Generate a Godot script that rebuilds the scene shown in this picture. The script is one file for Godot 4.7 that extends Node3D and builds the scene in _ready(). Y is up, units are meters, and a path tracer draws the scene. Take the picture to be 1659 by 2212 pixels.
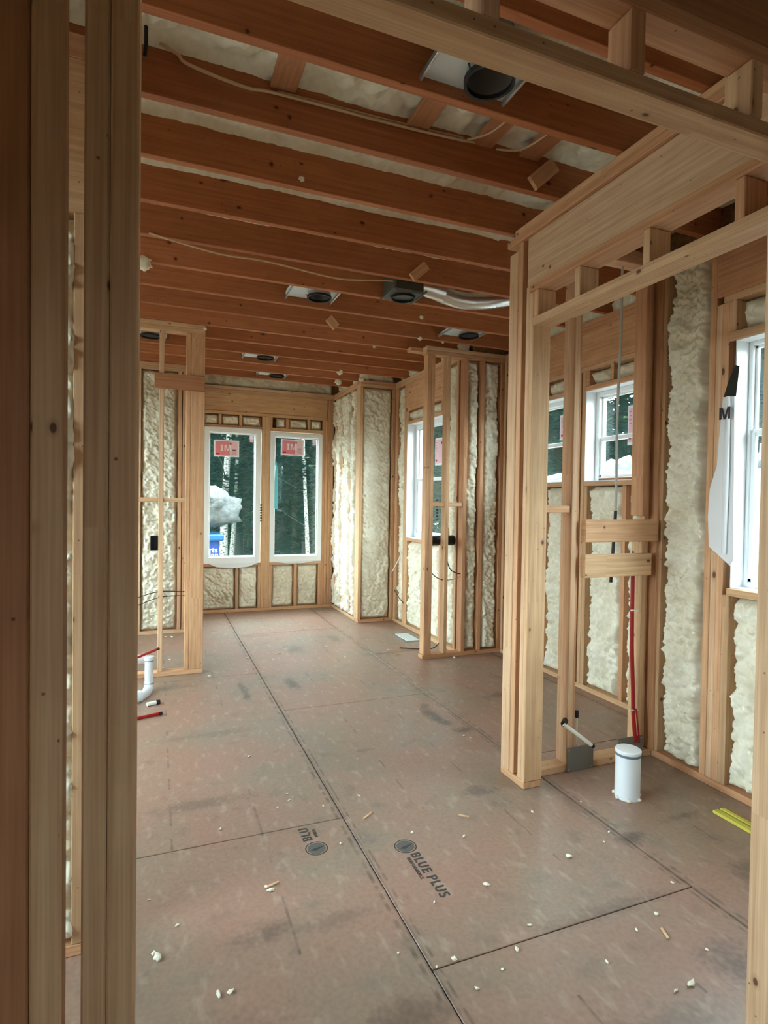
extends Node3D
# A timber framed house interior. Points are given as (x right, y up, d into the house); d becomes -z.

var mats := {}
var rng := RandomNumberGenerator.new()
var used := {}
const HJ := 2.96          # underside of the ceiling joists
const PITCH := 0.40

func P(x: float, y: float, d: float) -> Vector3:
	return Vector3(x, y, -d)

# ------------------------------------------------------------------ naming
func numbered(called: String) -> String:
	if not used.has(called):
		used[called] = 0
		return called
	used[called] += 1
	return "%s_%03d" % [called, used[called]]

func thing(called: String, label: String, category: String, at := Vector3.ZERO, group := "") -> Node3D:
	var o := Node3D.new()
	o.name = numbered(called)
	add_child(o)
	o.position = at
	o.set_meta("label", label)
	o.set_meta("category", category)
	if group != "":
		o.set_meta("group", group)
	return o

func struct(called: String) -> Node3D:
	var o := Node3D.new()
	o.name = called
	add_child(o)
	o.set_meta("kind", "structure")
	return o

func put(parent: Node3D, called: String, mesh: Mesh, mat: Material, at := Vector3.ZERO) -> MeshInstance3D:
	var o := MeshInstance3D.new()
	o.name = called
	o.mesh = mesh
	if mat != null:
		o.material_override = mat
	o.position = at
	o.cast_shadow = GeometryInstance3D.SHADOW_CASTING_SETTING_ON
	parent.add_child(o, true)
	return o

# ------------------------------------------------------------------ mesh helpers
func mesh_from(v: PackedVector3Array, n: PackedVector3Array, uv: PackedVector2Array, ix: PackedInt32Array) -> ArrayMesh:
	var a := []
	a.resize(Mesh.ARRAY_MAX)
	a[Mesh.ARRAY_VERTEX] = v
	a[Mesh.ARRAY_NORMAL] = n
	a[Mesh.ARRAY_TEX_UV] = uv
	a[Mesh.ARRAY_INDEX] = ix
	var m := ArrayMesh.new()
	m.add_surface_from_arrays(Mesh.PRIMITIVE_TRIANGLES, a)
	return m

# a board with eased edges; grain (u) runs along its longest side
func board_mesh(size: Vector3, bev := 0.003, ou := 0.0, ov := 0.0, su := 0.4545, sv := 3.57) -> ArrayMesh:
	var h := size * 0.5
	var la := 0
	if size.y >= size.x and size.y >= size.z: la = 1
	elif size.z >= size.x and size.z >= size.y: la = 2
	bev = min(bev, min(h.x, min(h.y, h.z)) * 0.4)
	var v := PackedVector3Array()
	var n := PackedVector3Array()
	var uv := PackedVector2Array()
	var ix := PackedInt32Array()
	var polys := []
	for ax in 3:
		var b := (ax + 1) % 3
		var c := (ax + 2) % 3
		for s in [-1.0, 1.0]:
			var q := []
			for e in [[-1, -1], [1, -1], [1, 1], [-1, 1]]:
				var p := Vector3.ZERO
				p[ax] = s * h[ax]
				p[b] = e[0] * (h[b] - bev)
				p[c] = e[1] * (h[c] - bev)
				q.append(p)
			var nn := Vector3.ZERO
			nn[ax] = s
			polys.append([q, nn])
		for s1 in [-1.0, 1.0]:
			for s2 in [-1.0, 1.0]:
				var q2 := []
				for e in [[-1, 0], [1, 0], [1, 1], [-1, 1]]:
					var p := Vector3.ZERO
					p[ax] = e[0] * (h[ax] - bev)
					p[b] = s1 * (h[b] - (bev if e[1] == 0 else 0.0))
					p[c] = s2 * (h[c] - (0.0 if e[1] == 0 else bev))
					q2.append(p)
				var nn := Vector3.ZERO
				nn[b] = s1
				nn[c] = s2
				polys.append([q2, nn.normalized()])
	for sx in [-1.0, 1.0]:
		for sy in [-1.0, 1.0]:
			for sz in [-1.0, 1.0]:
				var s := Vector3(sx, sy, sz)
				polys.append([[s * (h - Vector3(0, bev, bev)), s * (h - Vector3(bev, 0, bev)), s * (h - Vector3(bev, bev, 0))], s.normalized()])
	var fi := 0
	for pl in polys:
		var q: Array = pl[0]
		var nn: Vector3 = pl[1]
		var na := 0
		if abs(nn.y) > abs(nn.x) and abs(nn.y) >= abs(nn.z): na = 1
		elif abs(nn.z) > abs(nn.x) and abs(nn.z) > abs(nn.y): na = 2
		var ca := 3 - la - na if na != la else (la + 1) % 3
		var base := v.size()
		# clockwise when seen from outside
		var g: Vector3 = (q[1] - q[0]).cross(q[2] - q[0])
		if g.dot(nn) > 0: q.reverse()
		for p in q:
			v.append(p)
			n.append(nn)
			if na == la:
				uv.append(Vector2(ou + 0.31 + p[(la + 2) % 3] * su * 0.3, ov + p[ca] * sv))
			else:
				uv.append(Vector2(ou + p[la] * su, ov + (p[ca] + na * 0.113 + (0.07 if nn[na] > 0 else 0.0)) * sv))
		for k in range(1, q.size() - 1):
			ix.append_array([base, base + k, base + k + 1])
		fi += 1
	return mesh_from(v, n, uv, ix)

# a board between two corners in (x, y, d)
func lum(parent: Node3D, called: String, x0: float, x1: float, y0: float, y1: float, d0: float, d1: float, mat: Material = null, bev := 0.003) -> MeshInstance3D:
	var size := Vector3(abs(x1 - x0), abs(y1 - y0), abs(d1 - d0))
	var m := mat
	if m == null:
		m = mats["wood%d" % rng.randi_range(0, 5)]
	return put(parent, called, board_mesh(size, bev, rng.randf(), rng.randf()), m, P((x0 + x1) / 2, (y0 + y1) / 2, (d0 + d1) / 2) - parent.position)

# the same on a wall: a runs along it, t through it ("D": a is x, t is d; "X": a is d, t is x)
func wb(o: String, parent: Node3D, called: String, a0: float, a1: float, y0: float, y1: float, t0: float, t1: float, mat: Material = null, bev := 0.003) -> MeshInstance3D:
	if o == "D":
		return lum(parent, called, a0, a1, y0, y1, t0, t1, mat, bev)
	return lum(parent, called, t0, t1, y0, y1, a0, a1, mat, bev)

func tube_mesh(pts: Array, radii, sides := 10, caps := true, vs := 1.0) -> ArrayMesh:
	var v := PackedVector3Array()
	var n := PackedVector3Array()
	var uv := PackedVector2Array()
	var ix := PackedInt32Array()
	var ref := Vector3(0.31, 0.17, 0.93).normalized()
	var run := 0.0
	for i in pts.size():
		var t: Vector3
		if i == 0: t = pts[1] - pts[0]
		elif i == pts.size() - 1: t = pts[i] - pts[i - 1]
		else: t = (pts[i + 1] - pts[i]).normalized() + (pts[i] - pts[i - 1]).normalized()
		t = t.normalized()
		var a := ref - t * ref.dot(t)
		if a.length() < 0.05:
			a = Vector3(1, 0, 0) - t * t.x
		a = a.normalized()
		ref = a
		var b := t.cross(a)
		var r: float = radii[i] if radii is Array else radii
		if i > 0: run += (pts[i] - pts[i - 1]).length()
		for k in sides + 1:
			var th := TAU * k / sides
			var dir := a * cos(th) + b * sin(th)
			v.append(pts[i] + dir * r)
			n.append(dir)
			uv.append(Vector2(float(k) / sides, run * vs))
	for i in pts.size() - 1:
		for k in sides:
			var q := i * (sides + 1) + k
			ix.append_array([q, q + sides + 1, q + 1, q + 1, q + sides + 1, q + sides + 2])
	if caps:
		for e in [0, pts.size() - 1]:
			var t: Vector3 = (pts[0] - pts[1]).normalized() if e == 0 else (pts[e] - pts[e - 1]).normalized()
			var c := v.size()
			v.append(pts[e]); n.append(t); uv.append(Vector2(0.5, 0.5))
			for k in sides + 1:
				v.append(v[e * (sides + 1) + k]); n.append(t); uv.append(Vector2(0.5, 0.5))
			for k in sides:
				if e == 0: ix.append_array([c, c + 1 + k, c + 2 + k])
				else: ix.append_array([c, c + 2 + k, c + 1 + k])
	return mesh_from(v, n, uv, ix)

func smooth_path(pts: Array, steps := 8) -> Array:
	var out := []
	for i in pts.size() - 1:
		var p0: Vector3 = pts[max(i - 1, 0)]
		var p1: Vector3 = pts[i]
		var p2: Vector3 = pts[i + 1]
		var p3: Vector3 = pts[min(i + 2, pts.size() - 1)]
		for k in steps:
			out.append(p1.cubic_interpolate(p2, p0, p3, float(k) / steps))
	out.append(pts[pts.size() - 1])
	return out

# turned profile: array of Vector2(radius, height)
func lathe(prof: Array, sides := 28) -> ArrayMesh:
	var st := SurfaceTool.new()
	st.begin(Mesh.PRIMITIVE_TRIANGLES)
	for i in prof.size() - 1:
		var p: Vector2 = prof[i]
		var q: Vector2 = prof[i + 1]
		var nr := Vector2(q.y - p.y, p.x - q.x).normalized()
		for k in sides:
			var a := TAU * k / sides
			var b := TAU * (k + 1) / sides
			var da := Vector3(cos(a), 0, sin(a))
			var db := Vector3(cos(b), 0, sin(b))
			var c := [[da * p.x + Vector3.UP * p.y, da], [da * q.x + Vector3.UP * q.y, da], [db * q.x + Vector3.UP * q.y, db], [db * p.x + Vector3.UP * p.y, db]]
			for e in [0, 2, 1, 0, 3, 2]:
				st.set_normal((c[e][1] * nr.x + Vector3.UP * nr.y).normalized())
				st.set_uv(Vector2(float(k) / sides, float(i)))
				st.add_vertex(c[e][0])
	return st.commit()

# sprayed foam filling a bay: a lumpy sheet with ragged edges that fall back between the studs
var lump := FastNoiseLite.new()
var cellu := FastNoiseLite.new()
var finen := FastNoiseLite.new()
func foam(parent: Node3D, org: Vector3, U: Vector3, V: Vector3, w: float, h: float, proud := -0.02, depth := 0.07, cell := 0.016, margin := 0.02, amp := 1.0, mat: Material = null) -> MeshInstance3D:
	var N := V.cross(U)            # U to the right and V up as seen from the room give N towards the room
	N = -N
	var nu: int = max(4, int(w / cell))
	var nv: int = max(4, int(h / cell))
	var pos := PackedVector3Array()
	pos.resize((nu + 1) * (nv + 1))
	for j in nv + 1:
		for i in nu + 1:
			var s := w * i / nu
			var t := h * j / nv
			var q := org + U * s + V * t
			var e: float = min(s, w - s)
			var rag: float = margin * (0.9 + 1.3 * lump.get_noise_3d(q.x * 3.0 + 7, q.y * 3.0, q.z * 3.0) + 1.1 * lump.get_noise_3d(q.x * 11.0, q.y * 11.0 + 30, q.z * 11.0))
			var f: float = smoothstep(-0.012, 0.03, e - max(rag, 0.0))
			var e2: float = min(t, h - t)
			f = min(f, smoothstep(-0.012, 0.03, e2 - max(rag * 0.5, 0.0)))
			var b: float = 0.016 * lump.get_noise_3d(q.x * 2.2, q.y * 2.2, q.z * 2.2) * 1.6
			b += 0.020 * lump.get_noise_3d(q.x * 7.0, q.y * 6.0, q.z * 7.0)
			var cd: float = cellu.get_noise_3d(q.x, q.y, q.z) + 1.0
			b += 0.070 * (0.22 - cd * cd)
			b += 0.013 * finen.get_noise_3d(q.x, q.y, q.z)
			var z: float = lerp(-depth, proud + b * amp, f)
			pos[j * (nu + 1) + i] = q + N * z
	var n := PackedVector3Array()
	var uv := PackedVector2Array()
	n.resize(pos.size())
	uv.resize(pos.size())
	for j in nv + 1:
		for i in nu + 1:
			var du := pos[j * (nu + 1) + min(i + 1, nu)] - pos[j * (nu + 1) + max(i - 1, 0)]
			var dv := pos[min(j + 1, nv) * (nu + 1) + i] - pos[max(j - 1, 0) * (nu + 1) + i]
			var c := dv.cross(du).normalized()
			if c.dot(N) < 0: c = -c
			n[j * (nu + 1) + i] = c
			uv[j * (nu + 1) + i] = Vector2((org.x + org.z) * 0.7 + w * i / nu, (org.y) + h * j / nv) * 0.8
	var ix := PackedInt32Array()
	for j in nv:
		for i in nu:
			var q := j * (nu + 1) + i
			ix.append_array([q, q + nu + 1, q + 1, q + 1, q + nu + 1, q + nu + 2])
	return put(parent, "foam_insulation", mesh_from(pos, n, uv, ix), mat if mat != null else mats.foam)

func foam_wall(o: String, parent: Node3D, a0: float, a1: float, y0: float, y1: float, face: float, proud := -0.02, cell := 0.016, margin := 0.02, amp := 1.0) -> void:
	# room lies at smaller t
	if o == "D":
		foam(parent, P(a0, y0, face), Vector3(1, 0, 0), Vector3.UP, a1 - a0, y1 - y0, proud, 0.08, cell, margin, amp)
	else:
		foam(parent, P(face, y0, a1), Vector3(0, 0, 1), Vector3.UP, a1 - a0, y1 - y0, proud, 0.08, cell, margin, amp)

# lumpy closed pebble or rock
func rock_mesh(r: Vector3, seed: int, rough: float, seg := 10) -> ArrayMesh:
	var fn := FastNoiseLite.new()
	fn.seed = seed
	fn.frequency = 0.9
	var st := SurfaceTool.new()
	st.begin(Mesh.PRIMITIVE_TRIANGLES)
	st.set_smooth_group(0)
	var rings := int(seg * 0.7)
	var at := func(i: int, j: int) -> Vector3:
		var th := PI * i / rings
		var ph := TAU * (j % seg) / seg
		var d := Vector3(sin(th) * cos(ph), cos(th), sin(th) * sin(ph))
		return d * r * (1.0 + rough * fn.get_noise_3d(d.x * 1.6, d.y * 1.6, d.z * 1.6) * 1.6)
	for i in rings:
		for j in seg:
			for e in [[0, 0], [1, 0], [1, 1], [0, 0], [1, 1], [0, 1]]:
				var p: Vector3 = at.call(i + e[0], j + e[1])
				st.set_uv(Vector2(float(j + e[1]) / seg * 2.0, float(i + e[0]) / rings))
				st.add_vertex(p)
	st.index()
	st.generate_normals()
	return st.commit()

# a flat outline with thickness, lying in the plane spanned by U and V
func sheet_mesh(poly: PackedVector2Array, U: Vector3, V: Vector3, thick: float, bulge := 0.0) -> ArrayMesh:
	var N := U.cross(V).normalized()
	var tri := Geometry2D.triangulate_polygon(poly)
	var st := SurfaceTool.new()
	st.begin(Mesh.PRIMITIVE_TRIANGLES)
	st.set_smooth_group(-1)
	for side in [0, 1]:
		for k in range(0, tri.size(), 3):
			for e in ([0, 1, 2] if side == 0 else [0, 2, 1]):
				var p: Vector2 = poly[tri[k + e]]
				st.set_uv(p)
				st.add_vertex(U * p.x + V * p.y + N * (thick if side == 0 else 0.0))
	for k in poly.size():
		var p := poly[k]
		var q := poly[(k + 1) % poly.size()]
		for e in [[p, 0], [q, 0], [q, 1], [p, 0], [q, 1], [p, 1]]:
			st.set_uv(e[0])
			st.add_vertex(U * e[0].x + V * e[0].y + N * (thick * e[1]))
	st.generate_normals()
	return st.commit()

# ------------------------------------------------------------------ textures and materials
func img_tex(w: int, h: int, data: PackedByteArray) -> ImageTexture:
	var im := Image.create_from_data(w, h, false, Image.FORMAT_RGB8, data)
	im.generate_mipmaps()
	return ImageTexture.create_from_image(im)

func wood_texture(seed: int, dense: float) -> ImageTexture:
	var w := 1024
	var h := 256
	var fn := FastNoiseLite.new()
	fn.seed = seed
	fn.frequency = 0.02
	fn.fractal_octaves = 2
	var g := FastNoiseLite.new()
	g.seed = seed + 9
	g.frequency = 0.05
	g.fractal_octaves = 1
	var d := PackedFloat32Array()
	d.resize(w * h)
	for y in h:
		for x in w:
			var s: float = 0.55 * fn.get_noise_2d(x * 0.10, y * 2.4) + 0.3 * g.get_noise_2d(x * 0.14, y * 4.0 + 300) + 0.25 * fn.get_noise_2d(x * 0.5 + 900, y * 0.6)
			d[y * w + x] = s
	var r := RandomNumberGenerator.new()
	r.seed = seed * 77 + 5
	var kn := PackedFloat32Array()
	kn.resize(w * h)
	for k in int(6 * dense):
		var kx := r.randi_range(10, w - 10)
		var ky := r.randi_range(6, h - 6)
		var rad := r.randf_range(4.0, 10.0)
		var el := r.randf_range(0.8, 1.9)
		var ex := int(rad * 4.0 * el / 2.15)
		var ey := int(rad * 3.0 / 1.1)
		for yy in range(max(0, ky - ey), min(h, ky + ey)):
			for xx in range(max(0, kx - ex), min(w, kx + ex)):
				var q := Vector2((xx - kx) * 2.15 / el, (yy - ky) * 1.1).length() / rad
				if q < 3.0:
					var i := yy * w + xx
					kn[i] = max(kn[i], smoothstep(1.15, 0.75, q) * 0.62 + smoothstep(2.6, 0.9, q) * 0.14)
	for k in int(22 * dense):      # nail heads and pitch flecks
		var kx := r.randi_range(3, w - 4)
		var ky := r.randi_range(3, h - 4)
		for yy in range(-2, 3):
			for xx in range(0, 2):
				var i := (ky + yy) * w + kx + xx
				kn[i] = max(kn[i], 0.6 if abs(yy) < 2 else 0.25)
	var out := PackedByteArray()
	out.resize(w * h * 3)
	var A := Color(0.880, 0.750, 0.620)
	var B := Color(0.740, 0.585, 0.455)
	var K := Color(0.26, 0.145, 0.07)
	for i in w * h:
		var c := A.lerp(B, clamp(0.40 + d[i] * 0.75, 0.0, 1.0)).lerp(K, clamp(kn[i], 0.0, 1.0))
		out[i * 3] = int(c.r * 255)
		out[i * 3 + 1] = int(c.g * 255)
		out[i * 3 + 2] = int(c.b * 255)
	return img_tex(w, h, out)

func std(albedo: Color, rough := 0.7, metal := 0.0) -> StandardMaterial3D:
	var m := StandardMaterial3D.new()
	m.albedo_color = albedo
	m.roughness = rough
	m.metallic = metal
	return m

func blotch_texture(seed: int, w: int, h: int, A: Color, B: Color, f1: float, f2: float) -> ImageTexture:
	var fn := FastNoiseLite.new()
	fn.seed = seed
	fn.frequency = f1
	fn.fractal_octaves = 3
	var g := FastNoiseLite.new()
	g.seed = seed + 3
	g.frequency = f2
	g.fractal_octaves = 2
	var out := PackedByteArray()
	out.resize(w * h * 3)
	for y in h:
		for x in w:
			var c := A.lerp(B, clamp(0.5 + 0.6 * fn.get_noise_2d(x, y) + 0.4 * g.get_noise_2d(x, y), 0.0, 1.0))
			var i := (y * w + x) * 3
			out[i] = int(c.r * 255)
			out[i + 1] = int(c.g * 255)
			out[i + 2] = int(c.b * 255)
	return img_tex(w, h, out)

const FX0 := -1.1
const FX1 := 3.3
const FD0 := 0.6
const FD1 := 7.9
func floor_texture() -> ImageTexture:
	var w := 880
	var h := 1460
	var big := FastNoiseLite.new(); big.seed = 4; big.frequency = 1.1; big.fractal_octaves = 3
	var mid := FastNoiseLite.new(); mid.seed = 8; mid.frequency = 5.0; mid.fractal_octaves = 4
	var fin := FastNoiseLite.new(); fin.seed = 12; fin.frequency = 38.0; fin.fractal_octaves = 2
	var str := FastNoiseLite.new(); str.seed = 17; str.frequency = 14.0; str.fractal_octaves = 2
	var A := Color(0.585, 0.490, 0.420)
	var PINK := Color(0.610, 0.472, 0.405)
	var GREY := Color(0.545, 0.480, 0.420)
	var DARK := Color(0.27, 0.235, 0.205)
	# dirt marks and painted shadow bands: x, d, half width, half length, strength
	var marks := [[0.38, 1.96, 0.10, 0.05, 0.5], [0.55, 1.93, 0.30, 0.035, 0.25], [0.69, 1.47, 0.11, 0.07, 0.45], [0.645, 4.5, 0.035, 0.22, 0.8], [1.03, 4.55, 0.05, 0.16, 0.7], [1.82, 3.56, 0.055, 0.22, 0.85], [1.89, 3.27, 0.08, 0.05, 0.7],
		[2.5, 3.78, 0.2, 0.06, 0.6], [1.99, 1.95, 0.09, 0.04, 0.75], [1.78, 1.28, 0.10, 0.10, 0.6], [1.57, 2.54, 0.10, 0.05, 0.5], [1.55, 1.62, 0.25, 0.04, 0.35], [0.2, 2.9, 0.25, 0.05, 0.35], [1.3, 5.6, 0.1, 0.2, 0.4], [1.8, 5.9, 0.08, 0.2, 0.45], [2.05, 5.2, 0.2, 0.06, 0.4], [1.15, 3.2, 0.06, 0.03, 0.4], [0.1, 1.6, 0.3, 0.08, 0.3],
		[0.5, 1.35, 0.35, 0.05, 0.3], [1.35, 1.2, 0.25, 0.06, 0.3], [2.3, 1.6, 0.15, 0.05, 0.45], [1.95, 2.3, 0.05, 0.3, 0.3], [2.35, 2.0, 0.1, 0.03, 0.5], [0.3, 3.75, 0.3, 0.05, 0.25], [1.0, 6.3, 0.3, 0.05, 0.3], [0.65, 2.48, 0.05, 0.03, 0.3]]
	var sx := [-0.309, 0.829, 1.967, 3.105]
	var out := PackedByteArray()
	out.resize(w * h * 3)
	for y in h:
		var dd := FD0 + (FD1 - FD0) * (y + 0.5) / h
		for x in w:
			var xx := FX0 + (FX1 - FX0) * (x + 0.5) / w
			var b1 := big.get_noise_2d(xx, dd)
			var b2 := mid.get_noise_2d(xx, dd)
			var f := fin.get_noise_2d(xx, dd)
			var c := A.lerp(PINK, clamp(0.4 + b1 * 1.3, 0.0, 1.0)).lerp(GREY, clamp(-0.1 - b1 * 1.1 + b2 * 0.6, 0.0, 1.0))
			var dark: float = clamp(b2 * 0.4 - 0.12, 0.0, 0.22) + clamp(f * 0.9 - 0.45, 0.0, 0.4)
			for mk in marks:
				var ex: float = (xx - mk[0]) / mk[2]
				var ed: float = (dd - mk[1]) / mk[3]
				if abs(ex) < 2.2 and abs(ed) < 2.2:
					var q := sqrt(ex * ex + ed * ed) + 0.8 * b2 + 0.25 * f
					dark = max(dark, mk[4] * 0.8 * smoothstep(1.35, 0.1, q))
			# broken guide and nailing lines pressed into the sheets, beside the joints and between them
			var s2 := str.get_noise_2d(xx * 0.4 + 30, dd)
			for jx in sx:
				var off: float = abs(xx - jx)
				if off < 0.05:
					if abs(off - 0.026) < 0.006 and s2 > -0.12: dark = max(dark, 0.26 + 0.4 * s2)
					if off < 0.010: dark = max(dark, 0.30 + 0.3 * s2)
			for k in 12:
				var lx: float = -0.309 + 0.379 * k
				if abs(xx - lx) < 0.0055 and str.get_noise_2d(k * 7.7, dd * 0.30) > 0.16: dark = max(dark, 0.30 + 0.3 * s2)
			c = c.lerp(DARK, clamp(dark, 0.0, 0.9))
			c = c * (1.0 + 0.07 * f)
			# pale scuffs
			c = c.lerp(Color(0.76, 0.69, 0.62), clamp(mid.get_noise_2d(xx * 3.0 + 50, dd * 1.3) * 0.9 - 0.22, 0.0, 0.35))
			var i := (y * w + x) * 3
			out[i] = int(clamp(c.r, 0.0, 1.0) * 255)
			out[i + 1] = int(clamp(c.g, 0.0, 1.0) * 255)
			out[i + 2] = int(clamp(c.b, 0.0, 1.0) * 255)
	return img_tex(w, h, out)

func bark_texture() -> ImageTexture:
	var w := 128
	var h := 256
	var fn := FastNoiseLite.new(); fn.seed = 3; fn.frequency = 0.05; fn.fractal_octaves = 3
	var out := PackedByteArray()
	out.resize(w * h * 3)
	for y in h:
		for x in w:
			var s := fn.get_noise_2d(x * 0.7, y * 2.2)
			var c := Color(0.58, 0.57, 0.53).lerp(Color(0.13, 0.12, 0.11), smoothstep(0.12, 0.3, s))
			var i := (y * w + x) * 3
			out[i] = int(c.r * 255); out[i + 1] = int(c.g * 255); out[i + 2] = int(c.b * 255)
	return img_tex(w, h, out)

func make_materials() -> void:
	var tints := [Color(1, 0.98, 0.95), Color(0.97, 0.90, 0.82), Color(0.93, 0.90, 0.84), Color(1.0, 0.93, 0.86), Color(0.94, 0.84, 0.76), Color(0.98, 0.95, 0.88)]
	var tx := [wood_texture(3, 1.0), wood_texture(11, 0.7), wood_texture(23, 1.3)]
	for k in 6:
		var m := std(tints[k], 0.72)
		m.albedo_texture = tx[k % 3]
		mats["wood%d" % k] = m
	for k in 3:                      # joist tints reddened and darkened, taking in the shade on their sides
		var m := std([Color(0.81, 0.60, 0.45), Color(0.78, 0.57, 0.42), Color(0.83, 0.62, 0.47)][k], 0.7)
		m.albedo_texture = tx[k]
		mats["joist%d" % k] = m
	var ply := std(Color(1, 1, 1), 0.7)
	ply.albedo_texture = tx[1]
	mats.ply = ply
	var dk := std(Color(0.80, 0.66, 0.56), 0.7)
	dk.albedo_texture = tx[1]
	mats.fir = dk
	var fo := std(Color(1, 1, 1), 0.85)
	fo.albedo_texture = blotch_texture(5, 256, 256, Color(0.945, 0.925, 0.85), Color(0.86, 0.825, 0.72), 0.02, 0.11)
	mats.foam = fo
	var fl := std(Color(1, 1, 1), 0.42)
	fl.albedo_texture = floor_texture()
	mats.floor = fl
	var osb := std(Color(1, 1, 1), 0.8)
	osb.albedo_texture = blotch_texture(31, 256, 256, Color(0.74, 0.58, 0.40), Color(0.52, 0.38, 0.25), 0.06, 0.2)
	osb.uv1_triplanar = true
	osb.uv1_world_triplanar = true
	osb.uv1_scale = Vector3(1.2, 1.2, 1.2)
	mats.osb = osb
	mats.vinyl = std(Color(0.93, 0.95, 0.95), 0.35)
	mats.wrap = std(Color(0.90, 0.91, 0.92), 0.5)
	var gl := std(Color(0.55, 0.86, 0.82, 0.05), 0.02)
	gl.transparency = BaseMaterial3D.TRANSPARENCY_ALPHA
	gl.metallic_specular = 0.5
	mats.glass = gl
	mats.galv = std(Color(0.72, 0.74, 0.74), 0.38, 0.85)
	mats.plate = std(Color(0.82, 0.85, 0.85), 0.5, 0.3)
	mats.nailplate = std(Color(0.50, 0.49, 0.46), 0.55, 0.4)
	mats.can = std(Color(0.62, 0.60, 0.58), 0.32, 0.75)
	mats.dark = std(Color(0.06, 0.055, 0.05), 0.6)
	mats.greybox = std(Color(0.33, 0.335, 0.30), 0.5, 0.3)
	var foil := std(Color(0.86, 0.86, 0.85), 0.28, 0.9)
	mats.foil = foil
	mats.pvc = std(Color(0.90, 0.92, 0.93), 0.35)
	mats.pvcring = std(Color(0.42, 0.46, 0.50), 0.5)
	mats.red = std(Color(0.60, 0.06, 0.05), 0.4)
	mats.pex = std(Color(0.93, 0.92, 0.88), 0.4)
	mats.grypex = std(Color(0.72, 0.71, 0.68), 0.4)
	mats.cable = std(Color(0.78, 0.66, 0.52), 0.55)
	mats.wire = std(Color(0.25, 0.20, 0.16), 0.5)
	mats.yellow = std(Color(0.80, 0.76, 0.32), 0.8)
	mats.black = std(Color(0.035, 0.035, 0.035), 0.5)
	mats.stamp = std(Color(0.235, 0.225, 0.21), 0.8)
	mats.pink = std(Color(0.93, 0.55, 0.60), 0.6)
	mats.palepink = std(Color(0.96, 0.80, 0.84), 0.6)
	mats.paper = std(Color(0.97, 0.95, 0.96), 0.6)
	mats.redink = std(Color(0.78, 0.10, 0.18), 0.6)
	mats.ink = std(Color(0.16, 0.13, 0.15), 0.6)
	mats.greyink = std(Color(0.80, 0.62, 0.68), 0.6)
	mats.greenblk = std(Color(0.10, 0.115, 0.07), 0.7)
	mats.aqua = std(Color(0.45, 0.86, 0.90), 0.6)
	mats.blue = std(Color(0.03, 0.18, 0.46), 0.5)
	mats.bluerim = std(Color(0.05, 0.31, 0.60), 0.45)
	mats.crumb = std(Color(0.95, 0.92, 0.84), 0.8)
	var rk := std(Color(1, 1, 1), 0.9)
	rk.albedo_texture = blotch_texture(61, 256, 256, Color(0.46, 0.46, 0.45), Color(0.20, 0.195, 0.185), 0.03, 0.16)
	rk.uv1_triplanar = true
	rk.uv1_scale = Vector3(0.9, 0.9, 0.9)
	mats.rock = rk
	var gr := std(Color(1, 1, 1), 0.95)
	gr.albedo_texture = blotch_texture(71, 512, 512, Color(0.52, 0.49, 0.45), Color(0.22, 0.20, 0.16), 0.012, 0.09)
	gr.uv1_triplanar = true
	gr.uv1_scale = Vector3(0.4, 0.4, 0.4)
	mats.ground = gr
	var bk := std(Color(1, 1, 1), 0.85)
	bk.albedo_texture = bark_texture()
	mats.birch = bk
	mats.bark = std(Color(0.16, 0.14, 0.12), 0.9)
	var lf := std(Color(1, 1, 1), 0.6)
	lf.vertex_color_use_as_albedo = true
	lf.backlight_enabled = true
	lf.backlight = Color(0.05, 0.10, 0.04)
	lf.cull_mode = BaseMaterial3D.CULL_DISABLED
	mats.leaf = lf

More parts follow.
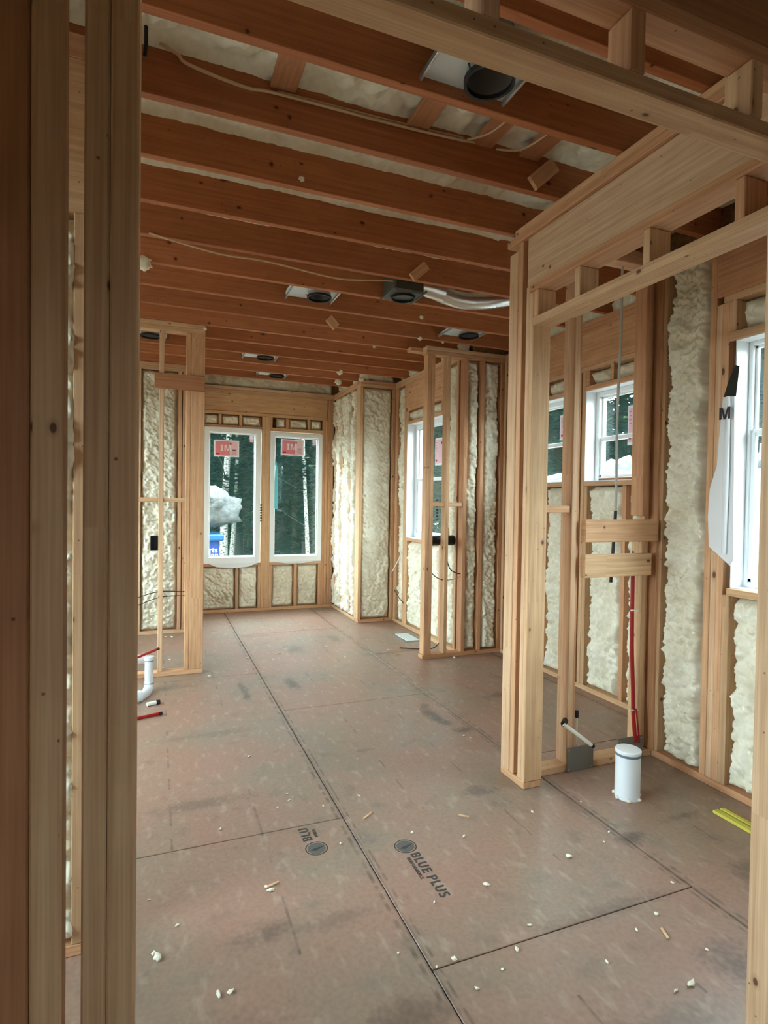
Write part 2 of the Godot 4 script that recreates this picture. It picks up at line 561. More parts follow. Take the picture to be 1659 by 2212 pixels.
# ------------------------------------------------------------------ windows
# window in a wall; a0..a1 along, y0..y1 up, t0..t1 the frame through the wall (room side first)
func window(called: String, o: String, a0: float, a1: float, y0: float, y1: float, t0: float, t1: float, fw: float, bottom: float, rail: float, liner_from: float) -> void:
	var w := struct(called)
	var vm: Material = mats.vinyl
	for e in [[a0, a0 + fw, y0, y1], [a1 - fw, a1, y0, y1]]:
		wb(o, w, "side_frame", e[0], e[1], e[2], e[3], t0, t1, vm, 0.004)
	wb(o, w, "head_frame", a0 + fw, a1 - fw, y1 - fw, y1, t0, t1, vm, 0.004)
	wb(o, w, "sill_frame", a0 + fw, a1 - fw, y0, y0 + bottom, t0, t1, vm, 0.004)
	var gt := t0 + (t1 - t0) * 0.55
	# glazing bead, one step in
	for e in [[a0 + fw, a0 + fw + 0.014, y0 + bottom, y1 - fw], [a1 - fw - 0.014, a1 - fw, y0 + bottom, y1 - fw], [a0 + fw, a1 - fw, y1 - fw - 0.014, y1 - fw], [a0 + fw, a1 - fw, y0 + bottom, y0 + bottom + 0.014]]:
		wb(o, w, "glazing_bead", e[0], e[1], e[2], e[3], gt - 0.012, gt + 0.006, vm, 0.002)
	if rail > 0.0:
		wb(o, w, "meeting_rail", a0 + fw, a1 - fw, rail - 0.018, rail + 0.018, gt - 0.025, gt + 0.01, vm, 0.004)
		for e in [[a0 + fw, a0 + fw + 0.022, y0 + bottom, rail], [a1 - fw - 0.022, a1 - fw, y0 + bottom, rail], [a0 + fw, a1 - fw, y0 + bottom, y0 + bottom + 0.022]]:
			wb(o, w, "lower_sash", e[0], e[1], e[2], e[3], gt - 0.03, gt - 0.012, vm, 0.003)
		wb(o, w, "pane", a0 + fw, a1 - fw, rail + 0.018, y1 - fw, gt, gt + 0.004, mats.glass, 0.0005)
		wb(o, w, "pane", a0 + fw, a1 - fw, y0 + bottom, rail - 0.018, gt - 0.02, gt - 0.016, mats.glass, 0.0005)
	else:
		wb(o, w, "pane", a0 + fw, a1 - fw, y0 + bottom, y1 - fw, gt, gt + 0.004, mats.glass, 0.0005)
	if liner_from < t0:
		for e in [[a0 - 0.003, a0 + 0.003, y0, y1], [a1 - 0.003, a1 + 0.003, y0, y1], [a0, a1, y0 - 0.003, y0 + 0.003], [a0, a1, y1 - 0.003, y1 + 0.003]]:
			wb(o, w, "jamb_liner", e[0], e[1], e[2], e[3], liner_from, t0, mats.wrap, 0.001)

func text_mesh(s: String, size: float, mat: Material, parent: Node3D, at: Vector3, basis: Basis, bold := true, depth := 0.0008) -> MeshInstance3D:
	var t := TextMesh.new()
	var f := SystemFont.new()
	f.font_names = PackedStringArray(["Droid Sans"])
	f.font_weight = 700 if bold else 400
	t.font = f
	t.text = s
	t.font_size = 64
	t.pixel_size = size / 64.0
	t.depth = depth
	var o := put(parent, "lettering", t, mat, at)
	o.basis = basis
	return o

# pink and white maker's label stuck inside a pane
func pane_label(o: String, a: float, y: float, w: float, h: float, t: float, label: String, letters: String) -> void:
	var at := P(a, y, t) if o == "D" else P(t, y, a)
	var n := thing("window_label", label, "label", at)
	# U runs to the right as seen from the room
	var U := Vector3(1, 0, 0) if o == "D" else Vector3(0, 0, 1)
	var N := Vector3(0, 0, 1) if o == "D" else Vector3(-1, 0, 0)
	var B := Basis(U, Vector3.UP, N)
	var paper := put(n, "paper", board_mesh(Vector3(w, h, 0.0010), 0.0002), mats.paper)
	paper.basis = B
	var sheet := func(called: String, x: float, yy: float, ww: float, hh: float, lift: float, mt: Material) -> void:
		put(paper, called, board_mesh(Vector3(ww, hh, 0.0010), 0.0002), mt, Vector3(x, yy, lift))
	sheet.call("printed_field", -w * 0.17, 0.0, w * 0.56, h * 0.86, 0.0008, mats.pink if letters != "" else mats.palepink)
	sheet.call("printed_field", w * 0.27, 0.0, w * 0.36, h * 0.86, 0.0008, mats.palepink)
	sheet.call("red_mark", -w * 0.36, -h * 0.32, w * 0.15, h * 0.07, 0.0015, mats.redink)
	sheet.call("dark_mark", w * 0.16, h * 0.30, w * 0.06, h * 0.09, 0.0015, mats.ink)
	sheet.call("dark_mark", w * 0.30, -h * 0.08, w * 0.16, h * 0.045, 0.0015, mats.ink)
	for k in 4:
		sheet.call("text_line", -w * 0.36 + w * 0.02 * (k % 2), h * (0.34 - 0.10 * k), w * 0.13, h * 0.03, 0.0015, mats.greyink)
		sheet.call("text_line", w * 0.30, -h * (0.17 + 0.06 * k), w * 0.18, h * 0.022, 0.0015, mats.greyink)
	if letters != "":
		text_mesh(letters, h * 0.52, mats.paper, paper, Vector3(-w * 0.03, h * 0.02, 0.002), Basis())

# ------------------------------------------------------------------ main
func _ready() -> void:
	rng.seed = 20240611
	lump.seed = 2; lump.frequency = 1.0; lump.fractal_octaves = 2
	cellu.seed = 6; cellu.noise_type = FastNoiseLite.TYPE_CELLULAR; cellu.frequency = 23.0
	cellu.cellular_return_type = FastNoiseLite.RETURN_DISTANCE
	finen.seed = 9; finen.frequency = 42.0; finen.fractal_octaves = 2
	# camera
	var cam := Camera3D.new()
	cam.name = "camera"
	add_child(cam)
	cam.fov = 83.636
	cam.near = 0.02
	cam.far = 200.0
	var yaw := 0.378218
	var pitch := -0.0199262
	var roll := 0.01495995
	var f := Vector3(sin(yaw) * cos(pitch), sin(pitch), -cos(yaw) * cos(pitch))
	var r := Vector3(cos(yaw), 0, sin(yaw))
	var u := r.cross(f).normalized()
	var r2 := r * cos(roll) + u * sin(roll)
	var u2 := -r * sin(roll) + u * cos(roll)
	cam.transform = Transform3D(Basis(r2, u2, -f), Vector3(0, 1.5, 0))
	cam.current = true
	# overcast sky
	var env := Environment.new()
	var sky := Sky.new()
	var sm := ProceduralSkyMaterial.new()
	sm.sky_top_color = Color(0.86, 0.965, 1.0)
	sm.sky_horizon_color = Color(0.91, 0.985, 1.0)
	sm.ground_bottom_color = Color(0.20, 0.22, 0.18)
	sm.ground_horizon_color = Color(0.35, 0.38, 0.33)
	sm.sky_energy_multiplier = 1.0
	sky.sky_material = sm
	env.background_mode = Environment.BG_SKY
	env.sky = sky
	env.background_energy_multiplier = 2.0
	env.ambient_light_source = Environment.AMBIENT_SOURCE_DISABLED
	env.tonemap_mode = Environment.TONE_MAPPER_LINEAR
	env.tonemap_exposure = 12.0
	env.sdfgi_enabled = true
	env.ssao_enabled = true
	env.ssil_enabled = true
	var we := WorldEnvironment.new()
	we.name = "environment"
	we.environment = env
	add_child(we)

	make_materials()
	build_floor()
	build_ceiling()
	build_far_walls()
	build_right_walls()
	build_inner_framing()
	build_left_walls()
	build_fixtures()
	build_cables()
	build_pipes()
	build_floor_things()
	build_outside()

# ------------------------------------------------------------------ floor
func floor_panel(parent: Node3D, x0: float, x1: float, d0: float, d1: float) -> MeshInstance3D:
	var sx := x1 - x0 - 0.004
	var sd := d1 - d0 - 0.004
	var m := board_mesh(Vector3(sx, 0.018, sd), 0.002)
	# lay the sheet's texture out in floor coordinates
	var a := m.surface_get_arrays(0)
	var cx := (x0 + x1) / 2
	var cd := (d0 + d1) / 2
	var uv := PackedVector2Array()
	for p in a[Mesh.ARRAY_VERTEX]:
		uv.append(Vector2((cx + p.x - FX0) / (FX1 - FX0), (cd - p.z - FD0) / (FD1 - FD0)))
	a[Mesh.ARRAY_TEX_UV] = uv
	var m2 := ArrayMesh.new()
	m2.add_surface_from_arrays(Mesh.PRIMITIVE_TRIANGLES, a)
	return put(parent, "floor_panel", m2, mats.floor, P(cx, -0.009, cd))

func stamp(panel: Node3D, x: float, d: float, flip: float, words: String) -> void:
	# a round mill mark with lettering running from it
	var off := P(x, 0.0004, d) - panel.position
	var ring := TorusMesh.new()
	ring.inner_radius = 0.044
	ring.outer_radius = 0.049
	ring.rings = 32
	ring.ring_segments = 6
	var ro := put(panel, "stamp_ring", ring, mats.stamp, off)
	ro.scale = Vector3(1, 0.1, 1)
	var disc := CylinderMesh.new()
	disc.top_radius = 0.039
	disc.bottom_radius = 0.039
	disc.height = 0.0008
	disc.radial_segments = 28
	put(panel, "stamp_disc", disc, mats.stampgrey, off)
	var Bk := Basis(Vector3(0, 0, flip), Vector3(flip, 0, 0), Vector3.UP)
	for k in 3:
		var l := put(panel, "stamp_mark", board_mesh(Vector3(0.05 - 0.012 * k, 0.0008, 0.005), 0.0002), mats.stamp, off + Vector3(0.012 - 0.013 * k, 0.0008, 0.004))
		l.rotation.y = 0.5
	if words != "":
		text_mesh(words, 0.058, mats.stamp, panel, off + Vector3(flip * 0.016, 0.0004, flip * 0.20), Bk)
		text_mesh("PERFORMANCE", 0.020, mats.stamp, panel, off + Vector3(-flip * 0.022, 0.0004, flip * 0.15), Bk)

func build_floor() -> void:
	mats.stampgrey = std(Color(0.36, 0.345, 0.32), 0.85)
	var fl := struct("floor")
	var rows := [[-1.9, -1.447, 1.3], [-1.447, -0.309, 3.7], [-0.309, 0.829, 2.55], [0.829, 1.967, 1.61], [1.967, 3.105, 2.81], [3.105, 3.45, 1.4]]
	for rw in rows:
		var s: float = rw[2] - 2.39 * 3
		while s < 7.86:
			var a: float = max(s, -3.2)
			var b: float = min(s + 2.39, 7.86)
			if b > a:
				var pn := floor_panel(fl, rw[0], rw[1], a, b)
				if rw[0] == 0.829 and a < 2.2 and b > 2.4:
					stamp(pn, 1.014, 2.241, 1.0, "BLUE PLUS")
				if rw[0] == -0.309 and a < 2.3 and b < 2.6 and b > 2.4:
					stamp(pn, 0.649, 2.36, -1.0, "")
					var Bk := Basis(Vector3(0, 0, -1), Vector3(-1, 0, 0), Vector3.UP)
					var off := P(0.649, 0.0004, 2.36) - pn.position
					text_mesh("BLU", 0.058, mats.stamp, pn, off + Vector3(-0.02, 0.0004, -0.115), Bk)
					text_mesh("PERFO", 0.020, mats.stamp, pn, off + Vector3(0.022, 0.0004, -0.11), Bk)
			s += 2.39
	# joists and rim under the sheets close the floor from below
	lum(fl, "subfloor", -1.95, 3.5, -0.30, -0.02, -3.3, 7.9, mats.osb)

# ------------------------------------------------------------------ ceiling
func joist_right(d: float) -> float:
	if d > 6.62: return 2.40
	if d > 4.9: return 2.86
	if d > 2.66: return 3.31
	return 2.87

func build_ceiling() -> void:
	var ce := struct("ceiling")
	for k in range(-2, 14):
		var d := 1.874 + PITCH * k
		var x0 := -1.78 if d < 6.75 else 0.34
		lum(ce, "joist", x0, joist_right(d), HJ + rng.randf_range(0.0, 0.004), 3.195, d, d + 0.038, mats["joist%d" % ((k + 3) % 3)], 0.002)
	# foam sprayed up against the deck between the joists
	for k in range(-2, 14):
		var d := 1.874 + PITCH * k
		var x0 := -1.7 if d < 6.75 else 0.42
		var cell := 0.022 if k < 4 else 0.05
		# seen from below: U right, V away from the viewer
		foam(ce, P(x0, 3.155, d + 0.036), Vector3(1, 0, 0), Vector3(0, 0, -1), joist_right(d + 0.2) - x0, PITCH - 0.034, 0.0, 0.03, cell, 0.004, 1.0)
	lum(ce, "roof_deck", -2.0, 3.6, 3.196, 3.25, -3.35, 7.95, mats.osb)
	lum(ce, "back_ceiling", -1.78, 2.87, 2.96, 3.0, -3.15, 0.9, mats.osb)
	# boards crossing the first bay under the foam
	for b in [[0.40, 0.47, 0.9], [0.98, 1.05, 0.35], [1.30, 1.37, 0.5], [1.55, 1.62, 0.6]]:
		lum(ce, "cross_strap", b[0], b[1] + 0.03, 3.10, 3.122, 1.914, 2.272, mats.fir)
	# skewed scraps nailed to the joist sides
	for s in [[1.68, 3.045, 2.262, 0.17, 0.07, -0.75], [1.585, 3.0, 3.43, 0.14, 0.06, -0.75], [1.36, 2.985, 4.66, 0.10, 0.07, 0.78]]:
		var o := put(ce, "scrap_block", board_mesh(Vector3(s[3], s[4], 0.022), 0.003, rng.randf(), rng.randf()), mats.wood1, P(s[0], s[1], s[2]))
		o.rotation.z = -s[5]
	# stray blobs of foam on the joists
	var bl := rock_mesh(Vector3(0.03, 0.022, 0.022), 4, 0.5, 12)
	for p in [[-0.09, 2.955, 3.90, 1.8], [0.62, 3.0, 2.672, 0.5], [2.0, 3.0, 4.27, 0.6], [2.18, 2.955, 4.68, 0.7], [0.37, 2.925, 5.08, 0.5], [2.42, 2.955, 4.70, 0.5], [1.9, 2.95, 5.1, 0.5], [1.93, 2.96, 6.3, 1.3], [2.3, 2.96, 6.6, 1.2], [2.1, 2.97, 6.9, 1.5]]:
		var o := put(ce, "foam_blob", bl, mats.foam, P(p[0], p[1], p[2]))
		o.scale = Vector3.ONE * p[3]
	# foam packed over the wall plates, between joist ends
	foam_wall("D", ce, 0.45, 2.28, HJ, 3.15, 7.74, 0.0, 0.018, 0.0)
	foam_wall("X", ce, 2.70, 4.86, HJ, 3.15, 3.24, 0.0, 0.022, 0.0)
	foam_wall("X", ce, 4.97, 6.56, HJ, 3.15, 2.79, 0.0, 0.022, 0.0)
	foam_wall("X", ce, 6.6, 7.7, HJ, 3.15, 2.33, 0.0, 0.022, 0.0)
	foam_wall("D", ce, 2.3, 2.75, HJ, 3.15, 6.62, 0.0, 0.022, 0.0)

# ------------------------------------------------------------------ outer walls
func studs(o: String, w: Node3D, list: Array, y0: float, y1: float, t0: float, t1: float) -> void:
	for s in list:
		wb(o, w, "stud", s, s + 0.038, y0, y1, t0, t1)

func build_far_walls() -> void:
	# ---- window wall at the end of the room
	var w := struct("wall_far")
	var t := 7.70
	var te := 7.84
	wb("D", w, "bottom_plate", 0.42, 2.30, 0.0, 0.038, t, te)
	wb("D", w, "top_plate", 0.42, 2.30, HJ - 0.038, HJ, t, te)
	wb("D", w, "top_plate", 0.42, 2.30, HJ - 0.077, HJ - 0.039, t, te)
	wb("D", w, "header", 0.50, 2.20, 2.635, HJ - 0.078, t + 0.006, te, mats.wood5)
	wb("D", w, "header_plate", 0.50, 2.20, 2.596, 2.634, t, te)
	wb("D", w, "stud", 1.300, 1.408, 0.039, 2.595, t - 0.004, te)
	studs("D", w, [0.46, 0.50], 0.039, 2.595, t, te)
	studs("D", w, [2.128, 2.168], 0.039, 2.595, t, te)
	studs("D", w, [2.21, 2.25], 0.039, 2.882, t, te)
	for b in [[0.54, 1.30], [1.408, 2.128]]:
		wb("D", w, "window_sill_plate", b[0], b[1], 0.612, 0.650, t, te)
		wb("D", w, "window_head_plate", b[0], b[1], 2.418, 2.455, t, te)
	studs("D", w, [0.970, 1.262, 1.408, 1.752, 2.090], 0.039, 0.611, t + 0.004, te)
	for s in [0.74, 1.0, 1.40, 1.62, 1.92]:
		wb("D", w, "cripple", s, s + 0.038, 2.456, 2.595, t + 0.01, te)
	for b in [[0.54, 0.968], [1.01, 1.258], [1.45, 1.75], [1.792, 2.088]]:
		foam_wall("D", w, b[0], b[1], 0.04, 0.605, t, -0.012, 0.012, 0.008, 0.9)
	for b in [[0.57, 0.74], [0.78, 1.0], [1.04, 1.29], [1.50, 1.62], [1.66, 1.92], [1.96, 2.12]]:
		foam_wall("D", w, b[0], b[1], 2.462, 2.59, t, -0.008, 0.012, 0.006, 0.9)
	foam_wall("D", w, 2.205, 2.212, 0.04, 2.88, t, -0.01)
	for e in [[0.34, 2.42, -0.3, 0.64], [0.34, 2.42, 2.43, 3.24], [0.34, 0.555, 0.64, 2.43], [1.285, 1.41, 0.64, 2.43], [2.125, 2.42, 0.64, 2.43]]:
		wb("D", w, "sheathing", e[0], e[1], e[2], e[3], te, te + 0.012, mats.osb)
	window("window_1", "D", 0.555, 1.285, 0.645, 2.425, 7.69, 7.78, 0.070, 0.085, 0.0, 9.0)
	window("window_2", "D", 1.410, 2.127, 0.650, 2.400, 7.69, 7.78, 0.060, 0.080, 0.0, 9.0)
	# loose sill wrap hanging below the first window
	var sag := PackedVector2Array([Vector2(-0.30, 0.0), Vector2(-0.2, -0.045), Vector2(0.0, -0.062), Vector2(0.2, -0.05), Vector2(0.33, 0.0)])
	put(w, "sill_wrap", sheet_mesh(sag, Vector3(1, 0, 0), Vector3.UP, 0.002), mats.wrap, P(0.93, 0.648, 7.686))
	var sag2 := PackedVector2Array([Vector2(-0.25, 0.0), Vector2(-0.1, -0.022), Vector2(0.12, -0.026), Vector2(0.28, 0.0)])
	put(w, "sill_wrap", sheet_mesh(sag2, Vector3(1, 0, 0), Vector3.UP, 0.002), mats.wrap, P(1.74, 0.652, 7.686))

	# ---- return wall on the right of the end bay
	var r := struct("wall_far_right")
	t = 2.29
	te = 2.43
	wb("X", r, "bottom_plate", 6.725, 7.70, 0.0, 0.038, t, te)
	wb("X", r, "top_plate", 6.725, 7.70, HJ - 0.077, HJ - 0.039, t, te)
	wb("X", r, "top_plate", 6.725, 7.70, HJ - 0.038, HJ, t, te)
	studs("X", r, [7.56, 7.27, 6.91], 0.039, 2.882, t, te)
	for b in [[7.60, 7.70], [7.31, 7.56], [6.95, 7.27], [6.725, 6.91]]:
		foam_wall("X", r, b[0], b[1], 0.04, 2.88, t, 0.022, 0.015, 0.006, 1.0)
	wb("X", r, "sheathing", 6.735, 7.86, -0.3, 3.24, te, te + 0.012, mats.osb)

	# ---- short wall facing the room beside the end bay
	var j := struct("wall_far_jog")
	t = 6.58
	te = 6.72
	wb("D", j, "bottom_plate", 2.29, 2.76, 0.0, 0.038, t, te)
	wb("D", j, "top_plate", 2.29, 2.76, HJ - 0.077, HJ - 0.039, t, te)
	wb("D", j, "top_plate", 2.29, 2.76, HJ - 0.038, HJ, t, te)
	studs("D", j, [2.285, 2.712], 0.039, 2.882, t - 0.002, te)
	foam_wall("D", j, 2.323, 2.712, 0.04, 2.88, t, -0.018, 0.012, 0.004, 0.8)
	wb("D", j, "sheathing", 2.44, 2.9, -0.3, 3.24, te, te + 0.012, mats.osb)

	# ---- insulated wall beyond the left stub
	var l := struct("wall_far_left")
	t = 6.70
	te = 6.84
	wb("D", l, "bottom_plate", -1.78, 0.42, 0.0, 0.038, t, te)
	wb("D", l, "top_plate", -1.78, 0.42, HJ - 0.077, HJ - 0.039, t, te)
	wb("D", l, "top_plate", -1.78, 0.42, HJ - 0.038, HJ, t, te)
	studs("D", l, [-0.60, -0.20, 0.215, 0.262, 0.36, -1.0, -1.4], 0.039, 2.882, t, te)
	for b in [[-0.56, -0.20], [-0.16, 0.213]]:
		foam_wall("D", l, b[0], b[1], 0.04, 2.88, t, -0.004, 0.012, 0.014, 1.25)
	for b in [[-0.96, -0.60], [-1.36, -1.0], [-1.76, -1.4], [0.30, 0.36]]:
		foam_wall("D", l, b[0], b[1], 0.04, 2.88, t, -0.01, 0.03, 0.01)
	wb("D", l, "sheathing", -1.9, 0.42, -0.3, 3.24, te, te + 0.012, mats.osb)
	var l2 := struct("wall_bay_left")
	for e in [[6.84, 7.86, -0.3, 0.66], [6.84, 7.86, 2.42, 3.24], [6.84, 6.93, 0.66, 2.42], [7.58, 7.86, 0.66, 2.42]]:
		wb("X", l2, "sheathing", e[0], e[1], e[2], e[3], 0.33, 0.345, mats.osb)
	for s in [6.87, 7.60, 7.65]:
		wb("X", l2, "stud", s, s + 0.038, 0.0, 2.96, 0.345, 0.42)
	wb("X", l2, "window_sill_plate", 6.91, 7.60, 0.62, 0.658, 0.345, 0.42)
	wb("X", l2, "header", 6.91, 7.60, 2.425, 2.96, 0.345, 0.42)
	var bw := struct("window_11")
	for e in [[6.93, 6.98, 0.66, 2.42], [7.53, 7.58, 0.66, 2.42], [6.98, 7.53, 0.66, 0.72], [6.98, 7.53, 2.36, 2.42]]:
		wb("X", bw, "frame", e[0], e[1], e[2], e[3], 0.32, 0.40, mats.vinyl)
	wb("X", bw, "pane", 6.98, 7.53, 0.72, 2.36, 0.35, 0.354, mats.glass, 0.0005)

func build_right_walls() -> void:
	# ---- right wall between the stub and the jog, one window
	var w := struct("wall_right_far")
	var t := 2.75
	var te := 2.89
	wb("X", w, "bottom_plate", 4.96, 6.58, 0.0, 0.038, t, te)
	wb("X", w, "top_plate", 4.96, 6.58, HJ - 0.077, HJ - 0.039, t, te)
	wb("X", w, "top_plate", 4.96, 6.58, HJ - 0.038, HJ, t, te)
	wb("X", w, "header", 5.27, 6.26, 2.60, 2.882, t, te, mats.wood3)
	wb("X", w, "header_plate", 5.31, 6.22, 2.562, 2.599, t, te)
	wb("X", w, "window_head_plate", 5.31, 6.22, 2.40, 2.438, t, te)
	wb("X", w, "window_sill_plate", 5.31, 6.22, 1.03, 1.068, t, te)
	studs("X", w, [6.54, 6.50, 6.26, 5.23, 4.98], 0.039, 2.882, t, te)
	studs("X", w, [6.22, 5.27], 0.039, 2.56, t, te)
	studs("X", w, [6.18, 5.72, 5.31], 0.039, 1.029, t, te)
	for s in [6.18, 5.72, 5.31]:
		wb("X", w, "cripple", s, s + 0.038, 2.439, 2.561, t, te)
	foam_wall("X", w, 6.30, 6.50, 0.04, 2.88, t, -0.01, 0.016, 0.01)
	for b in [[5.76, 6.18], [5.35, 5.72]]:
		foam_wall("X", w, b[0], b[1], 0.04, 1.025, t, -0.008, 0.014, 0.012)
		foam_wall("X", w, b[0], b[1], 2.442, 2.558, t, -0.005, 0.014, 0.01)
	foam_wall("X", w, 5.02, 5.23, 0.04, 2.88, t, -0.008, 0.016, 0.008)
	for e in [[4.95, 6.74, -0.3, 1.06], [4.95, 6.74, 2.41, 3.24], [4.95, 5.30, 1.06, 2.41], [6.23, 6.74, 1.06, 2.41]]:
		wb("X", w, "sheathing", e[0], e[1], e[2], e[3], te, te + 0.012, mats.osb)
	window("window_3", "X", 5.31, 6.22, 1.068, 2.40, 2.86, 2.94, 0.05, 0.06, 1.75, 2.755)

	# ---- alcove wall with two small windows
	var a := struct("wall_right_alcove")
	t = 3.20
	te = 3.34
	wb("X", a, "bottom_plate", 2.70, 4.87, 0.0, 0.038, t, te)
	wb("X", a, "top_plate", 2.70, 4.96, HJ - 0.077, HJ - 0.039, t, te)
	wb("X", a, "top_plate", 2.70, 4.96, HJ - 0.038, HJ, t, te)
	wb("X", a, "header", 2.88, 4.66, 2.60, 2.882, t, te, mats.wood1)
	wb("X", a, "header_plate", 2.88, 4.66, 2.562, 2.599, t, te)
	for b in [[2.92, 3.70], [3.86, 4.62]]:
		wb("X", a, "window_head_plate", b[0], b[1], 2.402, 2.44, t, te)
		wb("X", a, "window_sill_plate", b[0], b[1], 1.64, 1.678, t, te)
	studs("X", a, [4.83, 4.70, 3.76, 2.74, 2.84], 0.039, 2.882, t, te)
	studs("X", a, [4.62, 3.82, 3.70, 2.88], 0.039, 2.56, t, te)
	studs("X", a, [4.56, 4.20, 3.66, 3.25, 2.92], 0.039, 1.639, t, te)
	for s in [4.56, 4.2, 3.86, 3.66, 3.40, 3.1]:
		wb("X", a, "cripple", s, s + 0.038, 2.441, 2.561, t, te)
	for b in [[4.60, 4.68], [4.24, 4.56], [3.87, 4.20], [3.29, 3.66], [2.96, 3.25]]:
		foam_wall("X", a, b[0], b[1], 0.04, 1.635, t, -0.004, 0.013, 0.016)
	for b in [[4.24, 4.56], [3.90, 4.20], [3.44, 3.66], [3.14, 3.40], [2.94, 3.1]]:
		foam_wall("X", a, b[0], b[1], 2.444, 2.558, t, -0.005, 0.013, 0.01)
	foam_wall("X", a, 2.78, 2.84, 0.04, 2.88, t, -0.01)
	for e in [[2.68, 5.02, -0.3, 1.67], [2.68, 5.02, 2.41, 3.24], [2.68, 2.93, 1.67, 2.41], [3.70, 3.86, 1.67, 2.41], [4.62, 5.02, 1.67, 2.41]]:
		wb("X", a, "sheathing", e[0], e[1], e[2], e[3], te, te + 0.012, mats.osb)
	window("window_4", "X", 2.93, 3.70, 1.68, 2.40, 3.305, 3.385, 0.04, 0.03, 2.02, 3.205)
	window("window_5", "X", 3.86, 4.62, 1.68, 2.40, 3.305, 3.385, 0.04, 0.03, 2.02, 3.205)
	wb("X", a, "window_stool", 2.93, 3.56, 1.682, 1.70, 3.22, 3.30, mats.fir)

	# ---- near right wall
	var n := struct("wall_right_near")
	t = 2.76
	te = 2.90
	wb("X", n, "bottom_plate", -3.0, 2.56, 0.0, 0.038, t, te)
	wb("X", n, "top_plate", -3.0, 2.70, HJ - 0.077, HJ - 0.039, t, te)
	wb("X", n, "top_plate", -3.0, 2.70, HJ - 0.038, HJ, t, te)
	wb("X", n, "header", 1.10, 2.20, 2.60, 2.882, t, te, mats.wood4)
	wb("X", n, "header_plate", 1.14, 2.16, 2.562, 2.599, t, te)
	wb("X", n, "window_head_plate", 1.18, 2.125, 2.352, 2.40, t, te)
	wb("X", n, "window_sill_plate", 1.18, 2.09, 1.035, 1.073, t - 0.02, te)
	studs("X", n, [2.52, 2.20, 1.06, 0.7], 0.039, 2.882, t, te)
	studs("X", n, [2.16, 2.125], 0.039, 2.56, t, te)
	studs("X", n, [2.087, 1.70, 1.28], 0.039, 1.034, t, te)
	studs("X", n, [1.14, 1.10], 0.039, 2.56, t, te)
	for s in [2.087, 1.70, 1.3]:
		wb("X", n, "cripple", s, s + 0.038, 2.401, 2.561, t, te)
	foam_wall("X", n, 2.24, 2.52, 0.03, 2.92, t, 0.012, 0.009, 0.018, 1.1)
	for b in [[1.74, 2.085], [1.32, 1.70]]:
		foam_wall("X", n, b[0], b[1], 0.04, 1.03, t, -0.006, 0.011, 0.014, 1.1)
		foam_wall("X", n, b[0], b[1], 2.404, 2.556, t, -0.01, 0.014, 0.012)
	for b in [[0.74, 1.06], [0.3, 0.7], [-0.1, 0.3]]:
		foam_wall("X", n, b[0], b[1], 0.04, 2.88, t, -0.01, 0.04, 0.01)
	for e in [[0.3, 2.72, -0.3, 1.07], [0.3, 2.72, 2.36, 3.24], [2.087, 2.72, 1.07, 2.36], [0.3, 1.18, 1.07, 2.36], [-3.1, -2.3, -0.3, 3.24], [-2.3, 0.3, -0.3, 3.24]]:
		wb("X", n, "sheathing", e[0], e[1], e[2], e[3], te, te + 0.012, mats.osb)
	window("window_6", "X", 1.18, 2.085, 1.075, 2.352, 2.855, 2.915, 0.024, 0.03, 1.88, 2.765)
	# closing piece where the alcove steps out
	var q := struct("wall_alcove_return")
	lum(q, "sheathing", 2.9, 3.36, -0.3, 3.24, 2.68, 2.692, mats.osb)
	lum(q, "sheathing", 2.9, 3.36, -0.3, 3.24, 4.975, 4.987, mats.osb)

